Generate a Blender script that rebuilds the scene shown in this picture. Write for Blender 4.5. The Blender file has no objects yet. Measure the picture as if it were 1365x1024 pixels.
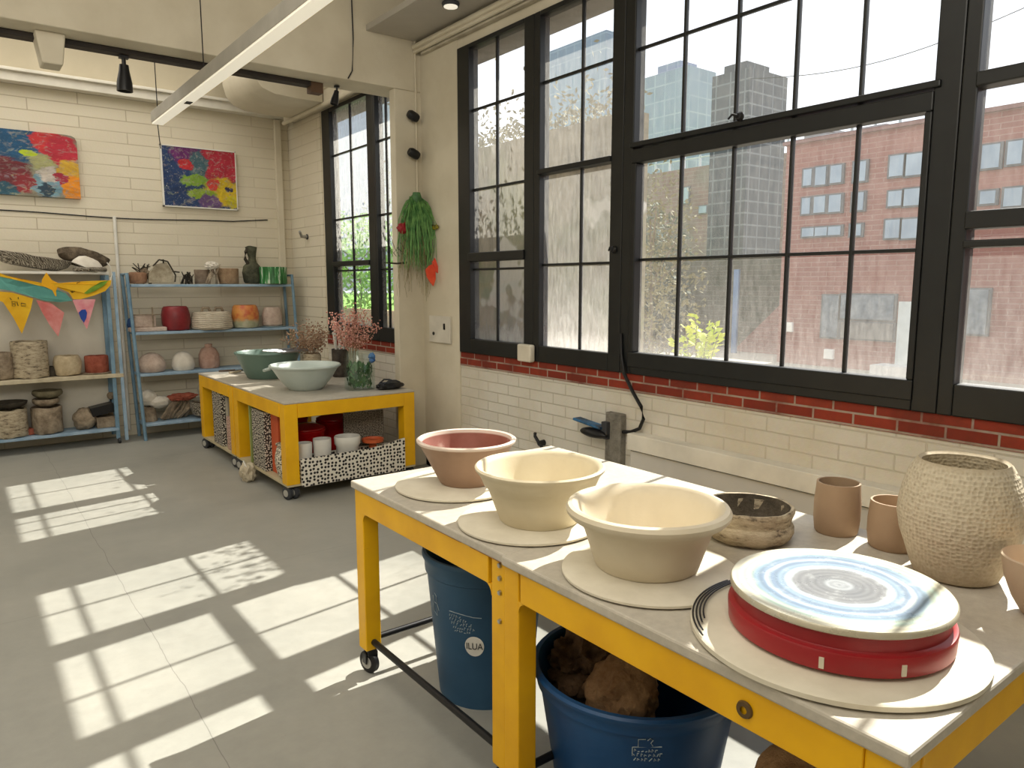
import bpy, bmesh, math, random
from mathutils import Vector, Matrix, noise
random.seed(7)
S = bpy.context.scene
COL = S.collection
PI = math.pi
SUN_E, SKY_E, FILL_A, FILL_B, FILL_C, FILL_D = 10.5, 1.5, 72, 62, 22, 80

# ------------------------------------------------------------------ camera (eye height 1.6 m)
FPX, PITCH, YAW, EYE = 979.0, math.radians(7.74), math.radians(37.36), 1.6
cam = bpy.data.cameras.new('camera'); cam_o = bpy.data.objects.new('camera', cam); COL.objects.link(cam_o)
cam.sensor_width = 36.0; cam.sensor_fit = 'HORIZONTAL'; cam.lens = FPX / 1365 * 36.0
cam.clip_start = 0.02; cam.clip_end = 400
cam_o.location = (0, 0, EYE); cam_o.rotation_euler = (PI / 2 - PITCH, 0, -YAW)
S.camera = cam_o
_F = Vector((math.sin(YAW) * math.cos(PITCH), math.cos(YAW) * math.cos(PITCH), -math.sin(PITCH)))
_R = Vector((math.cos(YAW), -math.sin(YAW), 0)); _U = _R.cross(_F)
def P(u, v, x=None, y=None, z=None):
    """point seen at a measured photo coordinate, on a known plane of the room"""
    d = _F + _R * ((u - 682.5) / FPX) + _U * ((512 - v) / FPX)
    t = (z - EYE) / d.z if z is not None else (x / d.x if x is not None else y / d.y)
    return Vector((0, 0, EYE)) + d * t

# ------------------------------------------------------------------ materials
def lin(c):
    return tuple((x / 12.92 if x <= .04045 else ((x + .055) / 1.055) ** 2.4) for x in c)
def rgb(r, g, b): return lin((r / 255, g / 255, b / 255)) + (1,)
class N:
    def __init__(s, name):
        s.m = bpy.data.materials.new(name); s.m.use_nodes = True; s.t = s.m.node_tree; s.t.nodes.clear()
        s.out = s.n('ShaderNodeOutputMaterial'); s.tc = None
    def n(s, typ, **k):
        q = s.t.nodes.new(typ)
        for a, v in k.items(): setattr(q, a, v)
        return q
    def l(s, a, b): s.t.links.new(a, b)
    def coord(s, kind='Object'):
        if s.tc is None: s.tc = s.n('ShaderNodeTexCoord')
        return s.tc.outputs[kind]
    def setin(s, sock, v):
        if hasattr(v, 'is_linked'): s.l(v, sock)
        else: sock.default_value = v
    def math(s, op, a, b=0.0, c=None, clamp=False):
        q = s.n('ShaderNodeMath', operation=op, use_clamp=clamp); s.setin(q.inputs[0], a); s.setin(q.inputs[1], b)
        if c is not None: s.setin(q.inputs[2], c)
        return q.outputs[0]
    def mix(s, f, a, b, blend='MIX'):
        q = s.n('ShaderNodeMix', data_type='RGBA', blend_type=blend)
        s.setin(q.inputs[0], f); s.setin(q.inputs[6], a); s.setin(q.inputs[7], b); return q.outputs[2]
    def noise(s, scale, detail=4, rough=.55, vec=None, dist=0.0):
        q = s.n('ShaderNodeTexNoise'); q.inputs['Scale'].default_value = scale; q.inputs['Detail'].default_value = detail
        q.inputs['Roughness'].default_value = rough; q.inputs['Distortion'].default_value = dist
        s.l(vec if vec is not None else s.coord(), q.inputs['Vector']); return q.outputs
    def ramp(s, f, stops, interp='LINEAR'):
        q = s.n('ShaderNodeValToRGB'); q.color_ramp.interpolation = interp; e = q.color_ramp.elements
        while len(e) < len(stops): e.new(1.0)
        for i, (p, c) in enumerate(stops):
            e[i].position = p; e[i].color = c if len(c) == 4 else tuple(c) + (1,)
        s.l(f, q.inputs[0]); return q.outputs[0]
    def mapr(s, v, a, b, c=0.0, d=1.0, smooth=False):
        q = s.n('ShaderNodeMapRange'); q.clamp = True
        if smooth: q.interpolation_type = 'SMOOTHSTEP'
        s.setin(q.inputs[0], v)
        for i, x in enumerate((a, b, c, d)): q.inputs[1 + i].default_value = x
        return q.outputs[0]
    def xyz(s, vec=None):
        q = s.n('ShaderNodeSeparateXYZ'); s.l(vec if vec is not None else s.coord(), q.inputs[0]); return q.outputs
    def bump(s, h, strength=.3, dist=.01, normal=None):
        q = s.n('ShaderNodeBump'); q.inputs['Strength'].default_value = strength; q.inputs['Distance'].default_value = dist
        s.l(h, q.inputs['Height'])
        if normal is not None: s.l(normal, q.inputs['Normal'])
        return q.outputs[0]
    def pbr(s, col, rough=.6, metal=0.0, nrm=None, spec=.4, **k):
        b = s.n('ShaderNodeBsdfPrincipled'); s.setin(b.inputs['Base Color'], col); s.setin(b.inputs['Roughness'], rough)
        s.setin(b.inputs['Metallic'], metal); b.inputs['Specular IOR Level'].default_value = spec
        if nrm is not None: s.l(nrm, b.inputs['Normal'])
        for a, v in k.items(): s.setin(b.inputs[a.replace('_', ' ')], v)
        s.l(b.outputs[0], s.out.inputs[0]); return b

def pm(name, c, c2=None, rough=.6, metal=0.0, scale=6, bump=0.0, bscale=60, spec=.4, contrast=(.35, .65), **k):
    """plain surface with a second tone mottled in and an optional fine relief"""
    s = N(name)
    if c2 is None: c2 = tuple(x * .86 for x in c[:3]) + (1,)
    col = s.ramp(s.noise(scale, 5)[0], [(contrast[0], c2), (contrast[1], c)])
    nrm = s.bump(s.noise(bscale, 5)[0], bump, .01) if bump else None
    s.pbr(col, rough, metal, nrm, spec, **k); return s.m

def brick(name, c1, c2, mortar, w=.22, h=.075, ms=.007, bump=.5, rough=.8, grime=None, gs=1.5, off=.5, bias=0.0, swap=False, ns=.15):
    s = N(name); x, y, z = s.xyz()
    cv = s.n('ShaderNodeCombineXYZ'); s.l(s.math('ADD', x, y), cv.inputs[0]); s.l(z, cv.inputs[1])
    b = s.n('ShaderNodeTexBrick'); b.offset = off; s.l(cv.outputs[0], b.inputs['Vector'])
    b.inputs['Color1'].default_value = c1; b.inputs['Color2'].default_value = c2; b.inputs['Mortar'].default_value = mortar
    b.inputs['Scale'].default_value = 1; b.inputs['Mortar Size'].default_value = ms; b.inputs['Mortar Smooth'].default_value = .3
    b.inputs['Bias'].default_value = bias; b.inputs['Brick Width'].default_value = w; b.inputs['Row Height'].default_value = h
    g = s.noise(gs, 6)[0]
    col = s.mix(s.mapr(g, .45, .7), b.outputs[0], grime if grime else tuple(q * .8 for q in c1[:3]) + (1,))
    col = s.mix(ns, col, s.noise(35, 3)[1], 'OVERLAY')
    hgt = s.math('ADD', s.math('MULTIPLY', b.outputs['Fac'], -1.0), s.math('MULTIPLY', s.noise(45, 4)[0], .5))
    s.pbr(col, rough, 0, s.bump(hgt, bump, .008), .25); return s.m

def dots(name, bg, fg, scale=28, thr=.36, rnd=.6):
    s = N(name); v = s.n('ShaderNodeTexVoronoi'); v.inputs['Scale'].default_value = scale; v.inputs['Randomness'].default_value = rnd; v.voronoi_dimensions = '2D'
    x, y, z = s.xyz(); cv = s.n('ShaderNodeCombineXYZ'); s.l(s.math('ADD', x, y), cv.inputs[0]); s.l(z, cv.inputs[1]); s.l(cv.outputs[0], v.inputs['Vector'])
    s.pbr(s.mix(s.mapr(v.outputs['Distance'], thr - .04, thr + .04), fg, bg), .7); return s.m

def blobs(name, base, spots, ns=6, warp=.12, rough=.45, fleck=None):
    """abstract paint: warped soft-edged patches over a ground colour (Generated x, z)"""
    s = N(name); co = s.coord('Generated'); nz = s.noise(ns, 9, .68, co)
    mx = s.n('ShaderNodeVectorMath', operation='SUBTRACT'); s.l(nz[1], mx.inputs[0]); mx.inputs[1].default_value = (.5, .5, .5)
    sc = s.n('ShaderNodeVectorMath', operation='SCALE'); s.l(mx.outputs[0], sc.inputs[0]); sc.inputs['Scale'].default_value = warp * 2.5
    ad = s.n('ShaderNodeVectorMath', operation='ADD'); s.l(co, ad.inputs[0]); s.l(sc.outputs[0], ad.inputs[1])
    x, y, z = s.xyz(ad.outputs[0]); col = base
    for (cx, cz, rx, rz, c) in spots:
        dx = s.math('DIVIDE', s.math('SUBTRACT', x, cx), rx); dz = s.math('DIVIDE', s.math('SUBTRACT', z, cz), rz)
        d = s.math('ADD', s.math('MULTIPLY', dx, dx), s.math('MULTIPLY', dz, dz))
        col = s.mix(s.mapr(d, .8, 1.15, 1, 0), col, c)
    v2 = s.noise(22, 6, .7, co)
    dab = s.noise(13, 6, .7, co, 1.2)
    col = s.mix(s.mapr(dab[0], .52, .62, 0, .55), col, s.mix(.5, s.noise(5, 3, .6, co, 2)[1], rgb(150, 140, 110)))
    col = s.mix(.25, col, s.ramp(v2[0], [(.3, (.2, .2, .2, 1)), (.7, (.8, .8, .8, 1))]), 'OVERLAY')
    tone = s.mapr(s.noise(4.5, 7, .7, co, 1.5)[0], .3, .7, .45, 1.05); tn = s.n('ShaderNodeCombineColor'); [s.l(tone, tn.inputs[q]) for q in range(3)]
    col = s.mix(.85, col, tn.outputs[0], 'MULTIPLY')
    col = s.mix(s.mapr(s.noise(9, 8, .75, co, 2.5)[0], .62, .66, 0, .6), col, rgb(196, 186, 120))
    if fleck: col = s.mix(s.mapr(s.noise(38, 3, .6, co)[0], .66, .7), col, fleck)
    s.pbr(col, rough, 0, s.bump(v2[0], .4, .01)); return s.m

# ------------------------------------------------------------------ mesh helpers
def BM(): return bmesh.new()
def box(bm, x0, y0, z0, x1, y1, z1, M=None):
    r = bmesh.ops.create_cube(bm, size=1)['verts']
    for v in r:
        v.co = Vector(((x0 + x1) / 2 + v.co.x * (x1 - x0), (y0 + y1) / 2 + v.co.y * (y1 - y0), (z0 + z1) / 2 + v.co.z * (z1 - z0)))
        if M: v.co = M @ v.co
    return bm
def lathe(bm, prof, seg=48, c=(0, 0, 0), M=None):
    rings = []
    for r, z in prof:
        if r < 1e-5: rings.append([bm.verts.new((c[0], c[1], c[2] + z))])
        else: rings.append([bm.verts.new((c[0] + r * math.cos(2 * PI * k / seg), c[1] + r * math.sin(2 * PI * k / seg), c[2] + z)) for k in range(seg)])
    if M:
        for g in rings:
            for v in g: v.co = M @ v.co
    for a, b in zip(rings, rings[1:]):
        for k in range(seg):
            k2 = (k + 1) % seg
            f = [a[k % len(a)], a[k2 % len(a)], b[k2 % len(b)], b[k % len(b)]]
            f = list(dict.fromkeys(f))
            if len(f) > 2: bm.faces.new(f)
    return bm
def tube(bm, pts, r, seg=8, r2=None, cap=True):
    pts = [Vector(p) for p in pts]; n = len(pts); rings = []
    up = Vector((0, 0, 1))
    for i, p in enumerate(pts):
        t = (pts[min(i + 1, n - 1)] - pts[max(i - 1, 0)]).normalized()
        a = t.cross(up)
        if a.length < .05: a = t.cross(Vector((1, 0, 0)))
        a.normalize(); b = t.cross(a)
        rr = r if r2 is None else r + (r2 - r) * i / max(1, n - 1)
        rings.append([bm.verts.new(p + a * rr * math.cos(2 * PI * k / seg) + b * rr * math.sin(2 * PI * k / seg)) for k in range(seg)])
    for A, B in zip(rings, rings[1:]):
        for k in range(seg): bm.faces.new((A[k], A[(k + 1) % seg], B[(k + 1) % seg], B[k]))
    if cap: bm.faces.new(rings[0][::-1]); bm.faces.new(rings[-1])
    return bm
def prism(bm, poly, off):
    """closed polygon of 3-D points extruded by the vector off"""
    off = Vector(off); a = [bm.verts.new(Vector(p)) for p in poly]; b = [bm.verts.new(Vector(p) + off) for p in poly]
    bm.faces.new(a[::-1]); bm.faces.new(b)
    for k in range(len(a)): bm.faces.new((a[k], a[(k + 1) % len(a)], b[(k + 1) % len(a)], b[k]))
    return bm
def torus(bm, c, R, r, seg=64, s2=10, squash=1.0):
    rings = []
    for i in range(seg):
        a = 2 * PI * i / seg
        rings.append([bm.verts.new((c[0] + (R + r * math.cos(2 * PI * k / s2)) * math.cos(a), c[1] + (R + r * math.cos(2 * PI * k / s2)) * math.sin(a), c[2] + r * squash * math.sin(2 * PI * k / s2))) for k in range(s2)])
    for i in range(seg):
        A, B = rings[i], rings[(i + 1) % seg]
        for k in range(s2): bm.faces.new((A[k], B[k], B[(k + 1) % s2], A[(k + 1) % s2]))
    return bm
def lump(bm, c, r, sq=(1, 1, 1), amp=.25, fr=2.0, sub=4, seed=0, flat=None):
    vs = bmesh.ops.create_icosphere(bm, subdivisions=sub, radius=1)['verts']
    for v in vs:
        d = v.co.normalized(); k = 1 + amp * noise.fractal(d * fr + Vector((seed * 7.3, seed, 3)), .9, 2.1, 5)
        v.co = Vector((c[0] + d.x * r * sq[0] * k, c[1] + d.y * r * sq[1] * k, c[2] + d.z * r * sq[2] * k))
        if flat is not None and v.co.z < flat: v.co.z = flat
    return bm
def rough_up(bm, amp, fr, seed=0):
    for v in bm.verts:
        v.co += Vector(noise.noise_vector(v.co * fr + Vector((seed, seed * 2.1, 0)))) * amp
def obj(name, bm, m, parent=None, smooth=True, bev=0.0, loc=None, sharp=40):
    bmesh.ops.recalc_face_normals(bm, faces=bm.faces[:])
    me = bpy.data.meshes.new(name); bm.to_mesh(me); bm.free()
    for p in me.polygons: p.use_smooth = smooth
    if smooth: me.set_sharp_from_angle(angle=math.radians(sharp))
    o = bpy.data.objects.new(name, me); COL.objects.link(o)
    for q in (m if isinstance(m, (list, tuple)) else [m]): me.materials.append(q)
    if parent is not None: o.parent = parent
    if loc is not None: o.location = loc
    if bev:
        b = o.modifiers.new('edge', 'BEVEL'); b.width = bev; b.segments = 2; b.limit_method = 'ANGLE'
    return o
def tag(o, label, cat, group=None, kind=None):
    o['label'] = label; o['category'] = cat
    if group: o['group'] = group
    if kind: o['kind'] = kind
    return o
def thing(name, label, cat, loc=(0, 0, 0), rotz=0.0, group=None):
    o = bpy.data.objects.new(name, None); COL.objects.link(o); o.empty_display_size = .05
    o.location = loc; o.rotation_euler = (0, 0, rotz); return tag(o, label, cat, group)
def struct(name, bm, m, parent=None, smooth=False, bev=0.0):
    o = obj(name, bm, m, parent, smooth, bev)
    if parent is None: o['kind'] = 'structure'
    return o
def dup(root, loc=None, rotz=None, label=None, group=None):
    r = root.copy(); COL.objects.link(r)
    if loc is not None: r.location = loc
    if rotz is not None: r.rotation_euler = (0, 0, rotz)
    if label: r['label'] = label
    if group: r['group'] = group
    for ch in list(root.children):
        c = ch.copy(); COL.objects.link(c); c.parent = r
        for g in list(ch.children):
            d = g.copy(); COL.objects.link(d); d.parent = c
    return r

# ------------------------------------------------------------------ palette
CREAM = rgb(214, 205, 182)
M_plaster = pm('plaster', rgb(216, 208, 188), rgb(204, 195, 174), .85, scale=2.5, bump=.15, bscale=25, spec=.2)
M_ceiling = pm('ceiling_paint', rgb(208, 202, 188), rgb(196, 190, 176), .85, scale=2, spec=.2)
M_wbrick_back = brick('painted_brick', rgb(224, 216, 196), rgb(219, 210, 190), rgb(190, 179, 156), .85, .112, .0055, .3, .75, rgb(212, 203, 182), 1.1, ns=.05)
M_wbrick = brick('painted_brick_low', rgb(222, 218, 207), rgb(215, 211, 200), rgb(194, 188, 174), .26, .077, .005, .6, .75, rgb(206, 198, 180), ns=.08)
M_rbrick = brick('red_brick', rgb(150, 62, 44), rgb(122, 48, 36), rgb(168, 150, 136), .2, .056, .006, .6, .85, rgb(110, 50, 38), 4)
M_black = pm('black_steel', rgb(18, 21, 22), rgb(13, 15, 16), .4, scale=10, spec=.5)
M_blackp = pm('black_plastic', rgb(22, 22, 24), None, .4)
s = N('yellow_paint'); n_ = s.noise(5, 5)[0]; chip = s.mapr(s.noise(26, 6, .75)[0], .715, .735)
s.pbr(s.mix(chip, s.ramp(n_, [(.3, rgb(224, 166, 10)), (.6, rgb(238, 182, 12))]), rgb(150, 92, 26)), .42, 0, s.bump(s.noise(40, 4)[0], .05, .01), .45); M_yellow = s.m
M_yedge = pm('worn_orange_paint', rgb(196, 118, 30), rgb(150, 84, 20), .5, scale=20)
M_white = pm('white_paint', rgb(232, 230, 222), None, .5)
M_chrome = pm('bright_steel', rgb(190, 190, 190), None, .3, 1.0)
M_rubber = pm('grey_rubber', rgb(60, 62, 66), None, .7)
# ================================================================== the room
XW, YB, YC = 3.3, 8.6, 5.57      # window wall, back wall, column/beam face
X0, Y0, ZC = -3.2, -2.6, 4.2
def slab(*a): return box(BM(), *a)
# floor: worn grey painted concrete with hairline joints
s = N('painted_concrete'); nz = s.noise(.9, 8, .6); nf = s.noise(14, 6, .7)
col = s.ramp(nz[0], [(.3, rgb(148, 148, 141)), (.5, rgb(160, 159, 151)), (.72, rgb(171, 169, 160))])
col = s.mix(.16, col, nf[0], 'OVERLAY')
col = s.mix(s.mapr(s.noise(55, 4, .8)[0], .70, .76), col, rgb(110, 108, 102))
x, y, z = s.xyz()
wob = s.math('MULTIPLY', s.math('SUBTRACT', s.noise(2.2, 4)[0], .5), .05)
def joint(a, off, w=.0025): return s.mapr(s.math('ABSOLUTE', s.math('ADD', s.math('SUBTRACT', a, off), wob)), 0, w, 1, 0)
j = s.math('MAXIMUM', s.math('MAXIMUM', joint(x, .62), joint(y, 7.35)), joint(y, 4.1, .0015))
col = s.mix(s.math('MULTIPLY', j, .6), col, rgb(84, 82, 78))
s.pbr(col, s.mapr(nf[0], .3, .7, .42, .62), 0, s.bump(nf[0], .08, .01), .4); M_floor = s.m
struct('floor', slab(X0, Y0, -.12, XW + .35, YB + .25, 0), M_floor)
struct('ceiling', slab(X0, Y0, ZC, XW + .35, YB + .25, ZC + .15), M_ceiling)
struct('wall_back', slab(X0, YB, 0, XW + .35, YB + .25, ZC), M_wbrick_back)
struct('wall_left', slab(X0 - .2, Y0, 0, X0, YB, ZC), M_plaster)
struct('wall_front', slab(X0, Y0 - .2, 0, XW + .35, Y0, ZC), M_plaster)
WT = .35; ZS, ZT = 1.055, 3.40; NY0, NY1 = -1.25, 5.0; FY0, FY1 = 5.72, 7.61
b = BM(); box(b, XW, Y0, 0, XW + WT, YB, .945)
struct('wall_right', b, M_wbrick)
b = BM()
for a, c in ((Y0, NY0), (NY1, FY0), (FY1, YB)): box(b, XW, a, ZS, XW + .1, c, ZT)
box(b, XW, Y0, ZT, XW + .1, YB, ZC)
struct('wall_right_upper', b, M_plaster)['kind'] = 'structure'
b = BM()
for a, c in ((Y0, NY0 - .2), (NY1 + .30, FY0 - .30), (FY1 + .40, YB)): box(b, XW + .1, a, ZS, XW + WT, c, ZT)
box(b, XW + .1, Y0, ZT, XW + WT, YB, ZC)
struct('wall_right_outer', b, pm('weathered_reveal', rgb(158, 155, 150), rgb(130, 127, 122), .9, scale=4))
struct('trim_1', slab(XW - .006, Y0, .945, XW + WT, YC - .02, ZS), M_rbrick)          # bare brick course under the windows
struct('trim_2', slab(XW - .006, YC + .33, .945, XW + WT, FY1 + .05, ZS), M_rbrick)
struct('wall_corner', slab(XW - .01, FY1 + .06, 0, XW, YB, ZT), M_wbrick_back)
struct('wall_strip', slab(XW - .012, NY1 + .01, 0, XW, YC, 3.6), M_plaster)
struct('trim_3', slab(XW + WT - .08, NY0, ZS - .03, XW + WT + .1, NY1, ZS), pm('stone_sill', rgb(190, 186, 176), None, .8))
# column and cross beam flush with it, and the lowered ceiling panel over the near windows
struct('column', slab(3.04, YC, 0, XW, YC + .09, 3.189), M_plaster, bev=.008)
struct('beam', slab(X0, YC, 3.19, XW, YC + .32, ZC), M_plaster, bev=.008)
struct('ceiling_panel', slab(2.80, Y0, 3.585, XW, YC, 3.63), pm('soffit_board', rgb(186, 181, 170), rgb(176, 170, 160), .85, scale=2), bev=.004)
struct('trim_4', slab(XW - .05, Y0, 3.47, XW, NY1 + .5, 3.585), pm('old_trim', rgb(196, 188, 170), rgb(150, 140, 122), .8, scale=3), bev=.01)
b = BM()
for r, (xx, zz) in ((.022, (XW - .075, 3.535)), (.016, (XW - .07, 3.50))): tube(b, [(xx, Y0 + .02, zz), (xx, YC - .01, zz)], r)
struct('trim_5', b, M_plaster, smooth=True)
# far bay: light ledge along the back wall, cornice over the far windows, haunch behind the beam
b = BM(); box(b, X0, YB - .13, 3.47, XW, YB, 3.56); box(b, X0, YB - .17, 3.555, XW, YB, 3.585)
struct('trim_6', b, pm('ledge_paint', rgb(232, 227, 214), None, .6), bev=.006)
struct('wall_back_upper', slab(X0, YB - .02, 3.60, XW, YB, ZC), pm('dim_plaster', rgb(206, 196, 172), rgb(196, 186, 162), .85, scale=2))['kind'] = 'structure'
b = BM(); box(b, XW - .12, YC + .33, 3.42, XW, YB - .18, 3.54)
for zz in (3.40, 3.56): tube(b, [(XW - .12, YC + .34, zz), (XW - .12, YB - .18, zz)], .022)
struct('trim_7', b, M_plaster)
pts = [(2.50, 3.9), (2.47, 3.78), (2.46, 3.66), (2.49, 3.55), (2.56, 3.47), (2.68, 3.43), (2.9, 3.42), (3.17, 3.42), (3.17, 3.9)]
struct('trim_8', prism(BM(), [(p[0], 7.3, p[1]) for p in pts], (0, .9, 0)), M_plaster, smooth=True)
struct('trim_9', prism(BM(), [(.57, YC + .12, 3.19), (.74, YC + .12, 3.19), (.715, YC + .12, 2.995), (.60, YC + .12, 2.995)], (0, .18, 0)), M_plaster, bev=.01)        # plaster drop under the beam
struct('baseboard_right', slab(XW - .012, Y0, 0, XW, YC, .1), pm('grey_base', rgb(150, 146, 136), None, .7))
struct('trim_10', slab(3.12, YB - .06, 0, 3.19, YB, 3.46), M_plaster, bev=.005)                # pilaster edge at the far corner

# ------------------------------------------------------------------ windows
def glass(name, dust, low, top, tint=(.93, .95, .96, 1), streak=7):
    s = N(name); x, y, z = s.xyz()
    cv = s.n('ShaderNodeCombineXYZ'); s.l(s.math('MULTIPLY', y, streak), cv.inputs[0]); s.l(s.math('MULTIPLY', z, 1.2), cv.inputs[1])
    st = s.noise(6, 6, .7, cv.outputs[0])[0]
    sp = s.noise(60, 4, .8)[0]
    grad = s.mapr(z, 1.15, 1.75, low, top, True)
    d = s.math('MULTIPLY', s.math('ADD', s.mapr(st, .3, .75, .45, 1.2), s.mapr(sp, .55, .75, 0, .5)), s.math('MULTIPLY', grad, dust), clamp=True)
    edge = s.mapr(z, 1.17, 1.32, .5, 0, True)
    d = s.math('ADD', d, s.math('MULTIPLY', edge, dust * 1.2), clamp=True)
    tr = s.n('ShaderNodeBsdfTransparent'); tr.inputs[0].default_value = tint
    tl = s.n('ShaderNodeBsdfTranslucent'); tl.inputs[0].default_value = (.75, .74, .70, 1)
    gl = s.n('ShaderNodeBsdfGlossy'); gl.inputs['Roughness'].default_value = .03
    m1 = s.n('ShaderNodeMixShader'); s.l(d, m1.inputs[0]); s.l(tr.outputs[0], m1.inputs[1]); s.l(tl.outputs[0], m1.inputs[2])
    m2 = s.n('ShaderNodeMixShader'); m2.inputs[0].default_value = .04; s.l(m1.outputs[0], m2.inputs[1]); s.l(gl.outputs[0], m2.inputs[2])
    s.l(m2.outputs[0], s.out.inputs[0]); return s.m
G_clean = glass('window_glass', .12, 1.5, .7)
G_haze = glass('hazy_far_glass', .40, 1.1, .9)
G_dusty = glass('dusty_window_glass', .26, 1.4, .7)
FR = .0; XF0, XF1 = XW - .02, XW + .07
def window(n, y0, y1, frame, panes, vm, hm, rails, mat, extra=None, mw=.017):
    """frame: list of boxes (y0,z0,y1,z1); vm: vertical bars (y, z0, z1); hm: horizontal bars (z, y0, y1); rails: thick bars (z0,z1,y0,y1)"""
    b = BM()
    for a in frame: box(b, XF0, a[0], a[1], XF1, a[2], a[3])
    o = struct('window_%d' % n, b, M_black, bev=.006)
    b = BM()
    for (yy, z0, z1) in vm: box(b, XW + .01, yy - mw / 2, z0, XW + .034, yy + mw / 2, z1)
    for (zz, a, c) in hm: box(b, XW + .012, a, zz - mw / 2, XW + .032, c, zz + mw / 2)
    obj('muntin_grid', b, M_black, o, False, .003)
    for (z0, z1, a, c) in rails:
        obj('meeting_rail', box(BM(), XW - .035, a, z0, XW + .06, c, z1), M_black, o, False, .006)
    b = BM()
    for (a, z0, c, z1) in panes:
        vs = [b.verts.new((XW + .024, yy, zz)) for yy, zz in ((a, z0), (c, z0), (c, z1), (a, z1))]; b.faces.new(vs)
    g = obj('window_pane', b, mat, o, False)
    return o
# four near windows: two narrow, one wide with a lower sash, one wide beside the camera
W1 = window(1, 4.0, 5.0, [(4.84, ZS, 5.0, ZT), (4.051, ZS, 4.16, ZT), (4.16, ZS, 4.84, 1.17), (4.16, 3.37, 4.84, ZT)], [(4.15, 1.16, 4.85, 3.38)],
            [(4.525, 1.17, 3.37)], [(2.92, 4.15, 4.85), (2.325, 4.15, 4.85), (1.715, 4.15, 4.85)], [(1.775, 1.843, 4.15, 4.85)], G_dusty)
W2 = window(2, 3.3, 4.05, [(3.99, ZS, 4.05, ZT), (3.201, ZS, 3.305, ZT), (3.305, ZS, 3.99, 1.17), (3.305, 3.37, 3.99, ZT)], [(3.30, 1.16, 4.0, 3.38)],
            [(3.604, 1.17, 3.37)], [(2.948, 3.3, 4.0), (1.733, 3.3, 4.0)], [(2.34, 2.375, 3.3, 4.0)], G_dusty)
W3 = window(3, 1.45, 3.2, [(3.12, ZS, 3.20, ZT), (1.346, ZS, 1.45, ZT), (1.45, ZS, 3.12, 1.12), (1.45, 3.37, 3.12, ZT)], [(1.44, 1.11, 3.13, 3.38)],
            [(yy, 1.19, 3.37) for yy in (2.785, 2.44, 2.104, 1.777)], [(2.955, 1.45, 3.12), (1.745, 1.45, 3.12)], [(2.395, 2.425, 1.42, 3.14)], G_clean)
b = BM()
for a in ((3.085, 1.19, 3.125, 2.305), (1.445, 1.19, 1.475, 2.305), (1.445, 1.1, 3.125, 1.19), (1.445, 2.305, 3.125, 2.385)): box(b, XW - .03, a[0], a[1], XW + .045, a[2], a[3])
obj('lower_sash', b, M_black, W3, False, .006)
W4 = window(4, NY0, 1.345, [(1.285, ZS, 1.345, ZT), (NY0, ZS, NY0 + .08, ZT), (NY0 + .08, ZS, .1, 1.19), (.18, ZS, 1.285, 1.19), (NY0 + .08, 3.37, 1.285, ZT), (.1, ZS, .18, 3.37)], [(NY0, 1.18, 1.29, 3.38)],
            [(yy, 1.19, 3.37) for yy in (.9, .52, -.2, -.55, -.9)], [(2.955, NY0, 1.29)], [(1.82, 1.89, NY0, 1.29), (2.367, 2.424, NY0, 1.29), (1.745, 1.775, NY0, 1.29)], G_clean)
W5 = window(5, 6.43, FY1, [(7.42, ZS, FY1, ZT), (6.431, ZS, 6.57, ZT), (6.57, ZS, 7.42, 1.19), (6.57, 3.36, 7.42, ZT)], [(6.56, 1.18, 7.43, 3.37)],
            [(7.0, 1.19, 3.36)], [(2.925, 6.57, 7.42), (2.27, 6.57, 7.42), (1.74, 6.57, 7.42)], [(1.785, 1.835, 6.57, 7.42)], G_haze)
W6 = window(6, FY0, 6.43, [(6.40, ZS, 6.43, ZT), (FY0, ZS, FY0 + .1, ZT), (FY0 + .1, ZS, 6.40, 1.19), (FY0 + .1, 3.36, 6.40, ZT)], [(FY0 + .09, 1.18, 6.41, 3.37)],
            [(6.25, 1.19, 3.36), (6.03, 1.19, 3.36)], [(2.925, FY0 + .1, 6.4), (2.25, FY0 + .1, 6.4), (1.74, FY0 + .1, 6.4)], [], G_haze)
def latch(par, p, sz):
    b = BM(); lathe(b, [(0, 0), (.022, 0), (.024, .008), (.016, .02), (0, .024)], 16, M=Matrix.Translation(p) @ Matrix.Rotation(-PI / 2, 4, 'Y'))
    tube(b, [Vector(p) + Vector((-.02, 0, 0)), Vector(p) + Vector((-.03, sz, .012)), Vector(p) + Vector((-.028, sz * 1.8, -.006))], .008, 8, .005)
    obj('window_latch', b, M_blackp, par)
latch(W3, (XW - .035, 2.37, 2.44), .03); latch(W2, (XW - .02, 3.26, 1.81), .012)
# ================================================================== outside
s = N('outdoor_ground'); x, y, z = s.xyz()
g1 = s.ramp(s.noise(.5, 8)[0], [(.35, rgb(170, 162, 146)), (.65, rgb(150, 140, 124))])
g2 = s.ramp(s.noise(1.2, 8)[0], [(.3, rgb(150, 196, 84)), (.7, rgb(120, 170, 70))])
s.pbr(s.mix(s.mapr(y, 17.5, 19, 0, 1), g1, g2), .9)
struct('ground', box(BM(), XW + WT, -40, -.3, 110, 120, -.05), s.m)
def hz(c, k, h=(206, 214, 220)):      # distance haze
    return rgb(*[(c[i] * (1 - k) + h[i] * k) * .84 for i in range(3)])
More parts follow.
